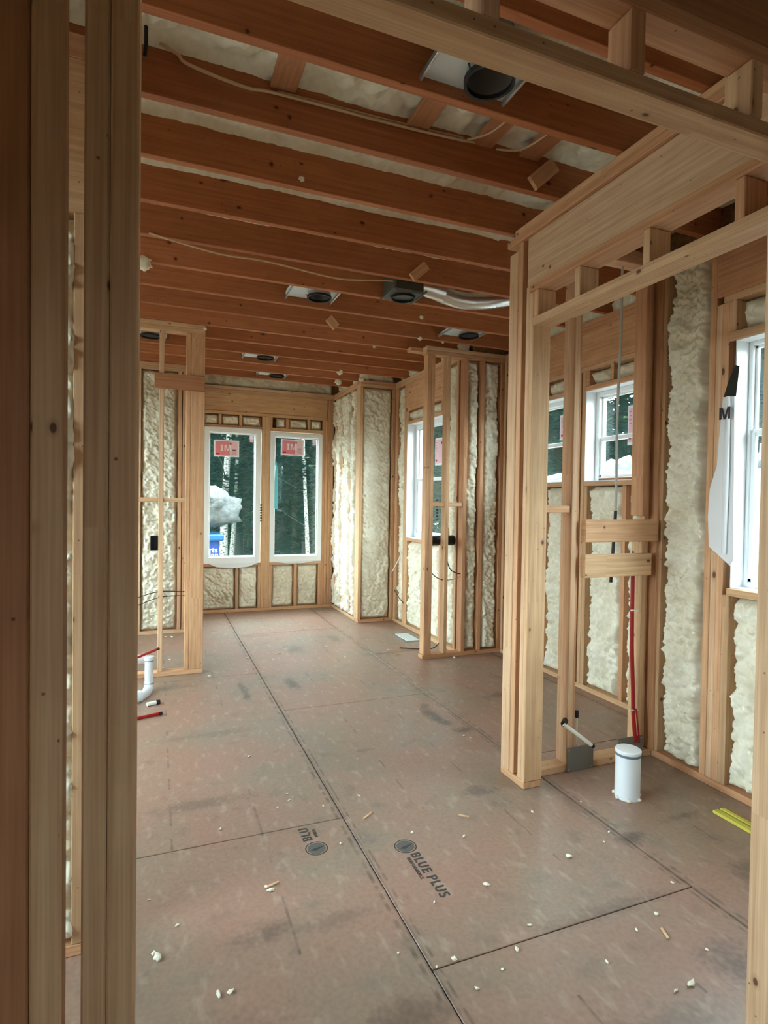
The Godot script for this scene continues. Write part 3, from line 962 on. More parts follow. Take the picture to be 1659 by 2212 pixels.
# ------------------------------------------------------------------ partitions and openings
func build_inner_framing() -> void:
	# ---- stub wall on the right
	var s := struct("wall_stub_right")
	var t := 4.87
	var te := 4.96
	wb("D", s, "bottom_plate", 2.345, 3.20, 0.0, 0.038, t, te)
	wb("D", s, "top_plate", 2.345, 3.22, HJ - 0.077, HJ - 0.039, t, te)
	wb("D", s, "top_plate", 2.345, 3.22, HJ - 0.038, HJ, t, te)
	wb("D", s, "top_plate", 2.22, 2.50, HJ - 0.04, HJ - 0.002, te + 0.005, te + 0.09)
	studs("D", s, [2.358, 2.397, 2.566, 2.757, 2.94, 3.165], 0.039, 2.882, t, te)
	for b in [[2.397, 2.566], [2.604, 2.757]]:
		wb("D", s, "blocking", b[0], b[1], 1.453, 1.492, t + 0.01, te)
	foam_wall("D", s, 2.797, 2.94, 0.04, 2.88, t, -0.02, 0.012, 0.016, 1.0)
	foam_wall("D", s, 2.98, 3.165, 0.04, 2.88, t, -0.006, 0.012, 0.008, 1.0)

	# ---- partition between the opening and the right wall
	var p := struct("wall_partition")
	t = 2.56
	te = 2.652
	wb("D", p, "bottom_plate", 1.90, 2.76, 0.0, 0.038, t, te)
	wb("D", p, "top_plate", 1.91, 2.76, HJ - 0.077, HJ - 0.039, t, te)
	wb("D", p, "top_plate", 1.91, 2.76, HJ - 0.038, HJ, t, te)
	studs("D", p, [2.135], 0.039, 2.882, t, te)
	wb("D", p, "stud", 2.175, 2.211, 0.039, 2.882, t + 0.03, te)
	wb("D", p, "stud", 2.648, 2.686, 1.432, 2.882, t, te)
	wb("D", p, "stud", 2.662, 2.700, 0.039, 1.284, t + 0.01, te)
	wb("D", p, "stud", 2.702, 2.740, 0.039, 2.882, t + 0.035, te)
	wb("D", p, "stud", 2.741, 2.779, 0.039, 2.882, t - 0.02, te)
	wb("D", p, "blocking", 2.20, 2.735, 1.285, 1.412, t - 0.04, t - 0.002, mats.wood1)
	wb("D", p, "blocking", 2.20, 2.688, 1.088, 1.216, t - 0.04, t - 0.002, mats.wood5)
	wb("D", p, "blocking", 1.90, 2.134, 1.448, 1.486, t + 0.01, te)

	# ---- wide opening on the right: jamb studs, header and the ladder of plates under it
	var o := struct("wall_opening_right")
	t = 1.79
	te = 1.90
	wb("X", o, "bottom_plate", 2.475, 2.69, 0.0, 0.038, t, te)
	wb("X", o, "stud", 2.612, 2.690, 0.039, 2.846, t, te, mats.wood0)
	wb("X", o, "stud", 2.572, 2.610, 0.039, 2.882, t + 0.002, te, mats.wood3)
	wb("X", o, "stud", 2.502, 2.536, 0.039, 2.624, t + 0.002, te, mats.wood0)
	wb("X", o, "stud", 2.470, 2.501, 0.039, 2.588, t, te, mats.wood5)
	wb("X", o, "stud", 2.585, 2.640, 2.0, 2.882, t + 0.07, te, mats.fir)
	wb("X", o, "top_plate", 1.01, 2.70, HJ - 0.077, HJ - 0.039, t - 0.012, te)
	wb("X", o, "top_plate", 1.01, 2.64, HJ - 0.038, HJ, t - 0.004, te)
	wb("X", o, "header", 1.01, 2.536, 2.627, 2.880, t + 0.006, te, mats.ply)
	wb("X", o, "upper_ladder_plate", 1.01, 2.501, 2.589, 2.626, t - 0.006, te)
	wb("X", o, "lower_ladder_plate", 1.01, 2.476, 2.410, 2.449, t - 0.006, te)
	for c in [2.432, 2.125, 1.725, 1.335]:
		wb("X", o, "cripple", c, c + 0.036, 2.450, 2.588, t, te)

	# ---- near wall whose opening the view passes through
	var n := struct("wall_near")
	t = 0.915
	te = 0.985
	wb("D", n, "lower_ladder_plate", -0.026, 1.43, 2.345, 2.382, t, te, mats.wood2)
	wb("D", n, "upper_ladder_plate", -0.026, 1.43, 2.511, 2.548, t, te)
	for c in [0.19, 0.54, 0.889, 1.24]:
		wb("D", n, "cripple", c, c + 0.038, 2.383, 2.510, t, te)
	wb("D", n, "header", -0.064, 1.468, 2.549, 2.88, t, te, mats.fir)
	wb("D", n, "top_plate", -1.75, 2.76, HJ - 0.077, HJ - 0.039, t, te)
	wb("D", n, "top_plate", -1.75, 2.76, HJ - 0.038, HJ, t, te)
	wb("D", n, "stud", -0.0645, -0.027, 0.0, 2.548, t, te + 0.02, mats.wood2)
	wb("D", n, "stud", -0.0985, -0.0655, 0.0, 2.882, t + 0.004, te + 0.02, mats.wood2)
	wb("D", n, "stud", -0.163, -0.1225, 0.0, 2.882, t, t + 0.045, mats.wood2)
	wb("D", n, "stud", -0.30, -0.166, 0.0, 2.882, t + 0.012, te + 0.02, mats.fir)
	wb("D", n, "stud", 1.43, 1.468, 0.0, 2.548, t, te + 0.02, mats.wood0)
	wb("D", n, "stud", 1.469, 1.507, 0.0, 2.882, t, te + 0.02)
	for x in [-0.7, -1.1, -1.5, 1.8, 2.2, 2.6]:
		wb("D", n, "stud", x, x + 0.038, 0.039, 2.882, t, te + 0.02)
	wb("D", n, "bottom_plate", -1.75, -0.30, 0.0, 0.038, t, te)
	wb("D", n, "bottom_plate", 1.508, 2.76, 0.0, 0.038, t, te)

	# ---- stub wall on the left with its end post
	var l := struct("wall_stub_left")
	t = 5.10
	te = 5.19
	wb("D", l, "bottom_plate", -1.75, 0.374, 0.0, 0.038, t, te)
	wb("D", l, "top_plate", -1.75, 0.374, HJ - 0.077, HJ - 0.039, t, te)
	wb("D", l, "top_plate", -1.75, 0.374, HJ - 0.038, HJ, t, te)
	wb("D", l, "stud", 0.264, 0.374, 0.039, 2.882, t, te - 0.02, mats.wood1)
	wb("D", l, "stud", 0.226, 0.262, 0.039, 2.882, t + 0.01, te)
	studs("D", l, [0.014, -0.35, -0.75, -1.15], 0.039, 2.882, t, te)
	wb("D", l, "blocking", 0.052, 0.225, 1.460, 1.497, t + 0.01, te)
	wb("D", l, "blocking", -0.312, 0.013, 1.460, 1.497, t + 0.01, te)
	wb("D", l, "blocking", -0.024, 0.372, 2.398, 2.522, t - 0.04, t - 0.002, mats.fir)

func build_left_walls() -> void:
	# ---- insulated piece of wall seen between the near studs
	var s := struct("wall_left_inner")
	var t := 2.07
	var te := 2.21
	wb("D", s, "bottom_plate", -1.20, -0.213, 0.0, 0.038, t, te)
	wb("D", s, "stud", -0.250, -0.213, 0.039, 2.40, t, te)
	wb("D", s, "header", -1.20, -0.213, 2.401, 2.882, t, te, mats.wood5)
	wb("D", s, "top_plate", -1.20, -0.213, 2.883, HJ, t, te)
	wb("D", s, "stud", -0.66, -0.622, 0.039, 2.40, t, te)
	wb("D", s, "stud", -1.2, -1.162, 0.039, 2.40, t, te)
	foam_wall("D", s, -0.62, -0.226, 0.04, 2.40, t, 0.0, 0.012, 0.0)
	foam_wall("D", s, -1.16, -0.66, 0.04, 2.40, t, -0.01, 0.03, 0.006)
	wb("D", s, "sheathing", -1.2, -0.23, 0.0, 2.96, te, te + 0.012, mats.osb)

	# ---- outer wall on the left
	var w := struct("wall_left")
	var op := [[1.02, 1.98], [2.6, 3.5], [4.0, 4.8], [5.5, 6.3]]
	var edges := [-3.1, 1.02, 1.98, 2.6, 3.5, 4.0, 4.8, 5.5, 6.3, 6.86]
	lum(w, "sheathing", -1.90, -1.888, -0.3, 0.7, -3.1, 6.86, mats.osb)
	lum(w, "sheathing", -1.90, -1.888, 2.68, 3.24, -3.1, 6.86, mats.osb)
	for k in range(0, edges.size(), 2):
		lum(w, "sheathing", -1.90, -1.888, 0.7, 2.68, edges[k], edges[k + 1], mats.osb)
		foam(w, P(-1.82, 0.04, edges[k]), Vector3(0, 0, -1), Vector3.UP, edges[k + 1] - edges[k], 2.84, 0.0, 0.06, 0.06, 0.0)
	for k in op.size():
		foam(w, P(-1.82, 0.04, op[k][0]), Vector3(0, 0, -1), Vector3.UP, op[k][1] - op[k][0], 0.65, 0.0, 0.06, 0.06, 0.0)
		lum(w, "header", -1.888, -1.77, 2.68, 2.88, op[k][0], op[k][1], mats.wood1)
		var wn := struct("window_%d" % (7 + k))
		for e in [[op[k][0], op[k][0] + 0.05, 0.7, 2.68], [op[k][1] - 0.05, op[k][1], 0.7, 2.68], [op[k][0], op[k][1], 0.7, 0.76], [op[k][0], op[k][1], 2.62, 2.68], [op[k][0], op[k][1], 1.6, 1.64]]:
			lum(wn, "frame", -1.93, -1.86, e[2], e[3], e[0], e[1], mats.vinyl)
		lum(wn, "pane", -1.90, -1.896, 0.75, 2.63, op[k][0] + 0.04, op[k][1] - 0.04, mats.glass, 0.0005)
	lum(w, "top_plate", -1.888, -1.75, 2.883, HJ, -3.1, 6.84)

	# ---- wall behind the viewer
	var b := struct("wall_back")
	for e in [[-1.9, 0.5, -0.3, 3.24], [1.4, 2.92, -0.3, 3.24], [0.5, 1.4, -0.3, 1.0], [0.5, 1.4, 2.0, 3.24]]:
		lum(b, "sheathing", e[0], e[1], e[2], e[3], -3.12, -3.10, mats.osb)
	var bkw := struct("window_12")  # unseen window, added to send fill light onto the near posts
	for e in [[0.5, 0.55, 1.0, 2.0], [1.35, 1.4, 1.0, 2.0], [0.55, 1.35, 1.0, 1.05], [0.55, 1.35, 1.95, 2.0]]:
		lum(bkw, "frame", e[0], e[1], e[2], e[3], -3.14, -3.06, mats.vinyl)
	lum(bkw, "pane", 0.55, 1.35, 1.05, 1.95, -3.112, -3.108, mats.glass, 0.0005)
	for x in [-1.7, -1.2, -0.7, -0.2, 0.2, 0.45, 1.41, 1.9, 2.3, 2.7]:
		lum(b, "stud", x, x + 0.038, 0.0, 2.96, -3.10, -2.96)

# ------------------------------------------------------------------ ceiling fixtures
func can_light(x: float, d: float, label: String, plate_w: float) -> void:
	var c := thing("recessed_light", label, "light fixture", P(x, HJ + 0.012, d), "recessed lights between the joists")
	# mounting plate with a round hole
	var st := SurfaceTool.new()
	st.begin(Mesh.PRIMITIVE_TRIANGLES)
	st.set_smooth_group(-1)
	var seg := 32
	var hw := plate_w
	var hd := 0.14
	var ox := -0.06
	for side in [0.0, 0.0015]:
		for k in seg:
			var q := []
			for a in [TAU * k / seg, TAU * (k + 1) / seg]:
				var dir := Vector2(cos(a), sin(a))
				var sc: float = min((hw if dir.x > 0 else hw) / max(abs(dir.x), 0.0001), hd / max(abs(dir.y), 0.0001))
				q.append([Vector3(dir.x * 0.082, side, dir.y * 0.082), Vector3(dir.x * sc + ox * smoothstep(0.0, -1.0, dir.x) * 1.6, side, dir.y * sc)])
			for v in [q[0][0], q[0][1], q[1][1], q[0][0], q[1][1], q[1][0]]:
				st.add_vertex(v)
	st.generate_normals()
	put(c, "mounting_plate", st.commit(), mats.plate, Vector3(0, 0.035, 0))
	var cn := put(c, "can", lathe([Vector2(0.080, 0.0), Vector2(0.084, 0.0), Vector2(0.084, 0.17), Vector2(0.0, 0.17), Vector2(0.0, 0.168), Vector2(0.080, 0.168), Vector2(0.080, 0.0)]), mats.can, Vector3(0, 0.0, 0))
	put(cn, "rim", lathe([Vector2(0.079, -0.004), Vector2(0.090, -0.004), Vector2(0.090, 0.012), Vector2(0.079, 0.012), Vector2(0.079, -0.004)]), mats.dark)
	for s in [-1.0, 1.0]:
		put(c, "hanger_bar", board_mesh(Vector3(0.010, 0.022, 0.352), 0.001), mats.galv, Vector3((-0.215 if s < 0 else 0.125), 0.028, 0.0))
	put(c, "wiring_box", board_mesh(Vector3(0.09, 0.08, 0.10), 0.004), mats.galv, Vector3(-0.15, 0.08, 0.0))
	put(cn, "spring_clip", tube_mesh([Vector3(-0.086, 0.0, 0.02), Vector3(-0.115, -0.006, 0.055)], 0.003, 6), mats.dark)

func build_fixtures() -> void:
	can_light(1.075, 1.765, "large recessed light can with pale mounting plate beside the near ladder plates", 0.12)
	can_light(1.095, 4.10, "recessed light can in the joist bay next to the fan box", 0.14)
	can_light(1.05, 6.08, "recessed light can high above the floor before the two tall windows", 0.14)
	can_light(1.33, 6.90, "recessed light can closest to the end window wall", 0.14)
	can_light(2.575, 4.50, "recessed light can above the right stub wall", 0.14)
	can_light(-0.06, 5.70, "recessed light can above the left stub wall", 0.14)
	# bath fan housing and its foil duct
	var b := thing("fan_housing", "dark grey metal fan housing hung between joists at the foil duct", "fan box", P(1.585, 2.915, 3.69))
	put(b, "housing", board_mesh(Vector3(0.22, 0.16, 0.23), 0.012), mats.greybox, Vector3(0, 0.085, 0))
	put(b, "collar", lathe([Vector2(0.075, 0.0), Vector2(0.085, 0.0), Vector2(0.085, 0.03), Vector2(0.075, 0.03), Vector2(0.075, 0.0)]), mats.dark, Vector3(0.0, -0.012, 0.0))
	for s in [-1.0, 1.0]:
		put(b, "mounting_tab", board_mesh(Vector3(0.014, 0.012, 0.27), 0.002), mats.greybox, Vector3(0.115 * s, 0.012, 0.0))
	var dpts := []
	var drad := []
	for i in 140:
		var q := i / 139.0
		var x: float = lerp(1.80, 2.52, q)
		var sag: float = 3.005 - 0.045 * sin(PI * min(q * 1.15, 1.0)) + 0.02 * q
		dpts.append(P(x, sag, 3.68 + 0.03 * sin(q * 5.0)))
		drad.append(0.055 + (0.005 if i % 4 < 2 else 0.0) + 0.002 * sin(i * 1.7))
	var du := thing("flexible_duct", "crinkled silver foil duct running from the fan housing to the right", "duct", dpts[0])
	var rel := []
	for p in dpts: rel.append(p - dpts[0])
	put(du, "hose", tube_mesh(rel, drad, 18), mats.foil)
	put(du, "tape_wrap", tube_mesh([Vector3(-0.10, 0.005, 0.0), Vector3(-0.03, 0.002, 0.0), Vector3(0.09, -0.012, 0.0)], [0.046, 0.064, 0.067], 16), mats.foil)
	var eb := thing("vent_hood_box", "dark box above the ladder plates in the alcove ceiling", "box", P(2.86, 3.0, 3.60))
	put(eb, "housing", board_mesh(Vector3(0.16, 0.15, 0.2), 0.01), mats.greybox, Vector3(0, 0.085, 0))
	put(eb, "flange", board_mesh(Vector3(0.2, 0.008, 0.24), 0.002), mats.galv, Vector3(0, 0.006, 0))
	# wall box on the left stub
	var wbx := thing("outlet_box", "black plastic outlet box nailed to a stud of the left stub wall", "electrical box", P(-0.017, 1.06, 5.10))
	for e in [[-0.028, 0.0, 0.004, 0.118], [0.028, 0.0, 0.004, 0.118]]:
		put(wbx, "box_side", board_mesh(Vector3(e[2], e[3], 0.07), 0.001), mats.black, Vector3(e[0], 0.059, -0.035))
	for y in [0.002, 0.116]:
		put(wbx, "box_end", board_mesh(Vector3(0.056, 0.004, 0.07), 0.001), mats.black, Vector3(0, y, -0.035))
	put(wbx, "box_back", board_mesh(Vector3(0.056, 0.118, 0.004), 0.001), mats.black, Vector3(0, 0.059, -0.068))
	# labels on the panes
	pane_label("D", 0.845, 2.150, 0.315, 0.215, 7.725, "pink and white lettered label on the pane of the end window by the boulder view", "IM")
	pane_label("D", 1.715, 2.205, 0.310, 0.215, 7.725, "pink and white lettered label on the pane of the end window by the birch view", "IM")
	for q in [[1.165, 2.285, "tiny white and pink sticker in the corner of the boulder window"], [2.02, 2.285, "tiny white and pink sticker in the corner of the birch window"]]:
		var tn := thing("corner_sticker", q[2], "sticker", P(q[0], q[1], 7.725), "corner stickers on the end windows")
		put(tn, "upper_half", board_mesh(Vector3(0.05, 0.05, 0.001), 0.0002), mats.paper, Vector3(0, 0.025, 0))
		put(tn, "lower_half", board_mesh(Vector3(0.042, 0.035, 0.001), 0.0002), mats.palepink, Vector3(0, -0.02, 0))
	pane_label("X", 3.30, 2.10, 0.17, 0.30, 3.336, "tall pale pink label on the alcove window nearer the white hanging pipe", "")
	pane_label("X", 4.03, 2.17, 0.30, 0.22, 3.336, "wide pale pink label on the alcove window farther from the hanging pipe", "")
	pane_label("X", 5.62, 2.05, 0.24, 0.30, 2.885, "pale label on the window behind the right stub wall", "")
	var tape := thing("tape_strip", "long aqua tape strip hanging on the inside of the end window", "tape", P(1.485, 1.36, 7.70))
	put(tape, "strip", sheet_mesh(PackedVector2Array([Vector2(-0.03, 0.02), Vector2(0.03, 0.0), Vector2(0.028, 0.52), Vector2(0.012, 0.62), Vector2(-0.028, 0.72), Vector2(-0.03, 0.68), Vector2(-0.005, 0.58)]), Vector3(1, 0, 0), Vector3.UP, 0.002), mats.aqua)
	# shipping blocks on the window edges
	for q in [[1.292, 1.20, 7.694], [5.40, 1.30, 2.752]]:
		var sb := thing("shim_strip", "black notched packing strip on the window edge" if q[2] > 5.0 else "black notched packing strip on the right wall window edge", "strip", P(q[0], q[1], q[2]) if q[2] > 5.0 else P(q[2], q[1], q[0]))
		for k in 7:
			put(sb, "notch", board_mesh(Vector3(0.022, 0.020, 0.006), 0.002), mats.black, Vector3(0, 0.034 * k + 0.01, 0.004) if q[2] > 5.0 else Vector3(-0.004, 0.034 * k + 0.01, 0))
	# house wrap flap with a letter, on the studs beside the near right window
	var hw := thing("house_wrap_flap", "white house wrap flap with a dark letter M beside the near right window", "wrap", P(2.748, 1.19, 2.10))
	var U := Vector3(0, 0, 1)
	put(hw, "sheet", sheet_mesh(PackedVector2Array([Vector2(0.03, 0.0), Vector2(0.045, 0.03), Vector2(0.03, 0.87), Vector2(-0.035, 0.875), Vector2(-0.055, 0.62), Vector2(-0.06, 0.52), Vector2(-0.098, 0.40), Vector2(-0.105, 0.25), Vector2(-0.095, 0.09), Vector2(-0.05, 0.06)]), U, Vector3.UP, 0.003), mats.wrap, Vector3(-0.004, 0, 0))
	put(hw, "rolled_edge", tube_mesh([Vector3(-0.016, 0.06, 0.0), Vector3(-0.018, 0.5, 0.002), Vector3(-0.012, 0.872, 0.0)], [0.012, 0.016, 0.012], 12), mats.wrap)
	put(hw, "dark_backing", sheet_mesh(PackedVector2Array([Vector2(-0.035, 0.87), Vector2(0.035, 0.87), Vector2(0.05, 1.02), Vector2(0.028, 1.03), Vector2(-0.01, 0.95)]), U, Vector3.UP, 0.002), mats.greenblk, Vector3(-0.003, 0, 0))
	text_mesh("M", 0.085, mats.ink, hw, Vector3(-0.031, 0.785, -0.004), Basis(Vector3(0, 0, 1), Vector3.UP, Vector3(-1, 0, 0)), true, 0.003)

# ------------------------------------------------------------------ cables
func cable(called: String, label: String, pts: Array, r: float, mat: Material, category := "cable") -> Node3D:
	var o := thing(called, label, category, pts[0])
	var rel := []
	for p in smooth_path(pts, 8): rel.append(p - pts[0])
	put(o, "sheath", tube_mesh(rel, r, 8), mat)
	return o

func build_cables() -> void:
	cable("ceiling_cable", "pair of pale cables sagging along the second joist face", [P(0.0, 3.14, 2.262), P(0.06, 3.115, 2.255), P(0.10, 3.085, 2.25), P(0.30, 3.06, 2.25), P(0.43, 3.078, 2.262), P(0.87, 3.083, 2.262), P(1.27, 3.10, 2.262), P(1.42, 3.14, 2.268)], 0.006, mats.cable)
	cable("ceiling_cable", "thin pale cable running just above the sagging pair on the second joist", [P(0.43, 3.09, 2.266), P(0.87, 3.098, 2.266), P(1.25, 3.112, 2.266)], 0.004, mats.cable)
	cable("light_cable", "pale cable looping down from the large near recessed light", [P(1.27, 3.105, 2.262), P(1.33, 3.095, 2.16), P(1.36, 3.11, 2.02), P(1.33, 3.14, 1.92)], 0.005, mats.cable)
	cable("light_cable", "pale cable bending up beside the skewed scrap block", [P(1.42, 3.10, 2.262), P(1.52, 3.09, 2.2), P(1.58, 3.11, 2.05), P(1.60, 3.14, 1.96)], 0.005, mats.cable)
	cable("ceiling_cable", "long cable drooping under the joist towards the fan housing", [P(-0.05, 2.965, 3.466), P(0.1, 2.94, 3.462), P(0.34, 2.912, 3.462), P(0.61, 2.914, 3.462), P(1.0, 2.884, 3.462), P(1.2, 2.90, 3.47), P(1.40, 2.945, 3.52), P(1.47, 2.98, 3.6)], 0.0055, mats.cable)
	cable("drop_wire", "black wire dropping through the first joist bay beside the near posts", [P(-0.045, 3.14, 2.20), P(-0.046, 3.08, 2.21), P(-0.05, 3.05, 2.22)], 0.007, mats.black)
	cable("wall_wire", "dark wire crossing the left stub wall at the upper hole", [P(-0.30, 0.62, 5.14), P(-0.164, 0.658, 5.145), P(0.02, 0.707, 5.145), P(0.231, 0.698, 5.145)], 0.004, mats.wire)
	cable("wall_wire", "dark wire crossing the left stub wall just under the other wire", [P(-0.30, 0.56, 5.14), P(-0.164, 0.592, 5.145), P(0.03, 0.66, 5.145), P(0.23, 0.665, 5.145)], 0.004, mats.wire)
	cable("wall_wire", "dark wire drooping between the end studs of the right stub wall", [P(2.43, 0.83, 4.90), P(2.49, 0.775, 4.895), P(2.55, 0.748, 4.895), P(2.566, 0.748, 4.9)], 0.0045, mats.wire)
	cable("wall_wire", "black wire curving down to the drilled stud of the right stub wall", [P(2.612, 1.10, 4.92), P(2.608, 0.95, 4.90), P(2.64, 0.85, 4.895), P(2.70, 0.81, 4.895), P(2.76, 0.795, 4.90)], 0.005, mats.black)
	cable("wall_wire", "thin tan wire slung below the black wire on the right stub wall", [P(2.604, 0.742, 4.90), P(2.66, 0.745, 4.895), P(2.72, 0.76, 4.895), P(2.757, 0.775, 4.90)], 0.004, mats.cable)
	cable("wall_wire", "pale wire leaning across the corner by the jog wall", [P(2.70, 0.62, 6.50), P(2.74, 0.80, 6.38), P(2.745, 0.90, 6.32)], 0.006, mats.pex)
	cable("wall_wire", "thin dark wire low on the right wall by the jog", [P(2.735, 0.40, 6.50), P(2.735, 0.33, 6.36), P(2.74, 0.28, 6.22)], 0.005, mats.wire)
	cable("floor_wire", "dark cable stub lying behind the right stub wall", [P(2.30, 0.01, 5.3), P(2.45, 0.012, 5.2), P(2.6, 0.02, 5.15), P(2.68, 0.08, 5.15)], 0.006, mats.wire)
	var bp := thing("corrugated_pipe", "short black ribbed pipe lying across behind the right stub studs", "pipe", P(2.45, 1.115, 5.04))
	var pts := []
	var rad := []
	for i in 36:
		pts.append(Vector3(0.30 * i / 35.0, 0, 0))
		rad.append(0.048 + (0.005 if i % 3 == 0 else 0.0))
	put(bp, "ribbed_wall", tube_mesh(pts, rad, 14), mats.black)

# ------------------------------------------------------------------ pipes
func build_pipes() -> void:
	# capped stub-up in the floor
	var c := thing("capped_pipe", "fat white plastic pipe with a flat cap standing in the floor", "pipe", P(2.255, 0.0, 2.235))
	put(c, "pipe_wall", lathe([Vector2(0.0, 0.0), Vector2(0.061, 0.0), Vector2(0.061, 0.225), Vector2(0.0, 0.225)], 36), mats.pvc)
	put(c, "seal_ring", lathe([Vector2(0.060, 0.218), Vector2(0.0625, 0.218), Vector2(0.0625, 0.231), Vector2(0.060, 0.231)], 36), mats.pvcring)
	put(c, "cap", lathe([Vector2(0.0, 0.231), Vector2(0.063, 0.231), Vector2(0.064, 0.234), Vector2(0.064, 0.244), Vector2(0.060, 0.248), Vector2(0.0, 0.249)], 36), mats.pvc)
	var fr := rock_mesh(Vector3(0.012, 0.008, 0.010), 3, 0.6, 8)
	for k in 7:
		put(c, "foam_bead", fr, mats.crumb, Vector3(0.064 * cos(k * 0.95 + 0.3), 0.006, 0.064 * sin(k * 0.95 + 0.3)))
	# drain on the left
	var d := thing("drain_pipe", "white capped drain riser with elbow on the floor by the left stub", "pipe", P(-0.047, 0.0, 4.74))
	put(d, "riser", tube_mesh([Vector3(0, 0.04, 0), Vector3(0, 0.255, 0)], 0.031, 20), mats.pvc)
	put(d, "cap", lathe([Vector2(0.0, 0.245), Vector2(0.036, 0.245), Vector2(0.037, 0.272), Vector2(0.0, 0.277)], 24), mats.pvc)
	put(d, "cap_band", lathe([Vector2(0.031, 0.238), Vector2(0.0335, 0.238), Vector2(0.0335, 0.246), Vector2(0.031, 0.246)], 24), mats.pvcring)
	put(d, "elbow", tube_mesh(smooth_path([Vector3(0, 0.075, 0), Vector3(-0.004, 0.03, 0.02), Vector3(-0.03, 0.012, 0.10), Vector3(-0.06, 0.01, 0.16)], 6), 0.035, 18), mats.pvc)
	put(d, "clamp_band", lathe([Vector2(0.033, 0.062), Vector2(0.038, 0.062), Vector2(0.038, 0.072), Vector2(0.033, 0.072)], 24), mats.galv)
	put(d, "coupling", tube_mesh([Vector3(-0.055, 0.034, 0.20), Vector3(-0.11, 0.036, 0.235)], 0.044, 18), mats.pvc)
	put(d, "side_run", tube_mesh([Vector3(-0.10, 0.034, 0.23), Vector3(-0.45, 0.04, 0.42)], 0.036, 18), mats.pvc)
	var bk := thing("pipe_stub", "black capped pale pipe stub lying on the floor by the drain", "pipe", P(0.005, 0.016, 4.42))
	put(bk, "stub", tube_mesh([Vector3(-0.06, 0, 0.02), Vector3(0.0, 0, 0.0)], 0.014, 12), mats.pex)
	put(bk, "end_cap", tube_mesh([Vector3(0.0, 0, 0.0), Vector3(0.025, 0, -0.008)], 0.016, 12), mats.black)
	var r1 := thing("red_water_pipe", "red water pipe rising towards the left stub stud", "pipe", P(0.022, 0.325, 4.75))
	put(r1, "pipe_wall", tube_mesh(smooth_path([Vector3(0, 0, 0), Vector3(-0.10, -0.035, 0.01), Vector3(-0.19, -0.06, 0.02), Vector3(-0.45, -0.09, 0.05)], 6), 0.0095, 10), mats.red)
	put(r1, "end_plug", tube_mesh([Vector3(-0.012, -0.004, 0), Vector3(0.006, 0.002, 0)], 0.0105, 10), mats.black)
	var r2 := thing("red_water_pipe", "red water pipe lying low on the floor left of the seam", "pipe", P(0.035, 0.014, 4.19))
	put(r2, "pipe_wall", tube_mesh([Vector3(0, 0, 0), Vector3(-0.17, -0.002, 0.045), Vector3(-0.5, 0.0, 0.12)], 0.0105, 10), mats.red)
	put(r2, "end_plug", tube_mesh([Vector3(-0.012, 0, 0.003), Vector3(0.01, 0, -0.002)], 0.0115, 10), mats.black)
	var wp := thing("white_water_pipe", "white plastic pipe run on the floor behind the left stub", "pipe", P(-0.09, 0.10, 5.32))
	put(wp, "pipe_wall", tube_mesh([Vector3(0, 0, 0), Vector3(-0.5, -0.02, 0.02)], 0.03, 14), mats.pvc)
	put(wp, "coupling", tube_mesh([Vector3(0.02, 0, 0), Vector3(-0.06, 0, 0)], 0.042, 14), mats.pvc)
	# red riser with clips against the partition stud
	var rr := thing("red_riser_pipe", "dark red water pipe standing against the partition stud below the blocking", "pipe", P(2.628, 0.10, 2.55))
	put(rr, "pipe_wall", tube_mesh(smooth_path([Vector3(0.0, 0.0, 0.0), Vector3(-0.01, 0.14, -0.01), Vector3(-0.014, 0.30, -0.015), Vector3(-0.028, 0.62, -0.02), Vector3(-0.032, 1.05, -0.02)], 6), 0.0115, 12), mats.red)
	put(rr, "branch", tube_mesh([Vector3(-0.006, 0.20, 0.004), Vector3(0.02, 0.0, 0.01)], 0.005, 8), mats.red)
	for y in [0.19, 0.78]:
		put(rr, "pipe_clip", tube_mesh([Vector3(-0.04 if y < 0.5 else -0.048, y, -0.012), Vector3(0.012 if y < 0.5 else -0.006, y, 0.0)], 0.005, 6), mats.pex)
	# white pipe dropping through the partition
	var hp := thing("hanging_pipe", "slim grey white pipe dropping from the ceiling through the partition", "pipe", P(2.492, 1.04, 2.62))
	put(hp, "pipe_wall", tube_mesh(smooth_path([Vector3(0.012, 0.41, 0.0), Vector3(0.012, 0.65, 0.0), Vector3(0.008, 1.0, 0.0), Vector3(0.022, 1.5, 0.0), Vector3(0.022, 1.95, 0.0)], 6), 0.0075, 10), mats.grypex)
	put(hp, "black_tail", tube_mesh([Vector3(0.012, 0.42, 0.0), Vector3(0.0, 0.2, 0.0), Vector3(-0.012, 0.0, 0.0)], 0.0095, 10), mats.black)
	var hs := thing("hanging_pipe", "thin white sleeve on the floor side of the drilled partition stud", "pipe", P(2.235, 0.06, 2.60))
	put(hs, "sleeve", tube_mesh([Vector3(0, 0, 0), Vector3(0.0, 0.22, 0)], 0.006, 8), mats.pex)
	put(hs, "black_joint", tube_mesh([Vector3(0, 0.22, 0), Vector3(0.0, 0.26, 0)], 0.011, 8), mats.black)
	# white stub poking out of the drilled stud
	var ws := thing("white_stub_pipe", "white pipe stub with black tip poking from the drilled partition stud", "pipe", P(2.09, 0.285, 2.535))
	put(ws, "pipe_wall", tube_mesh([Vector3(0, 0, 0), Vector3(0.168, -0.128, 0.035)], 0.0105, 12), mats.pex)
	put(ws, "black_tip", tube_mesh([Vector3(0.166, -0.126, 0.035), Vector3(0.178, -0.136, 0.0375)], 0.0115, 12), mats.black)
	put(ws, "drill_hole", tube_mesh([Vector3(0.0, 0.0, 0.0), Vector3(0.046, 0.0, -0.04)], 0.016, 12), mats.dark)
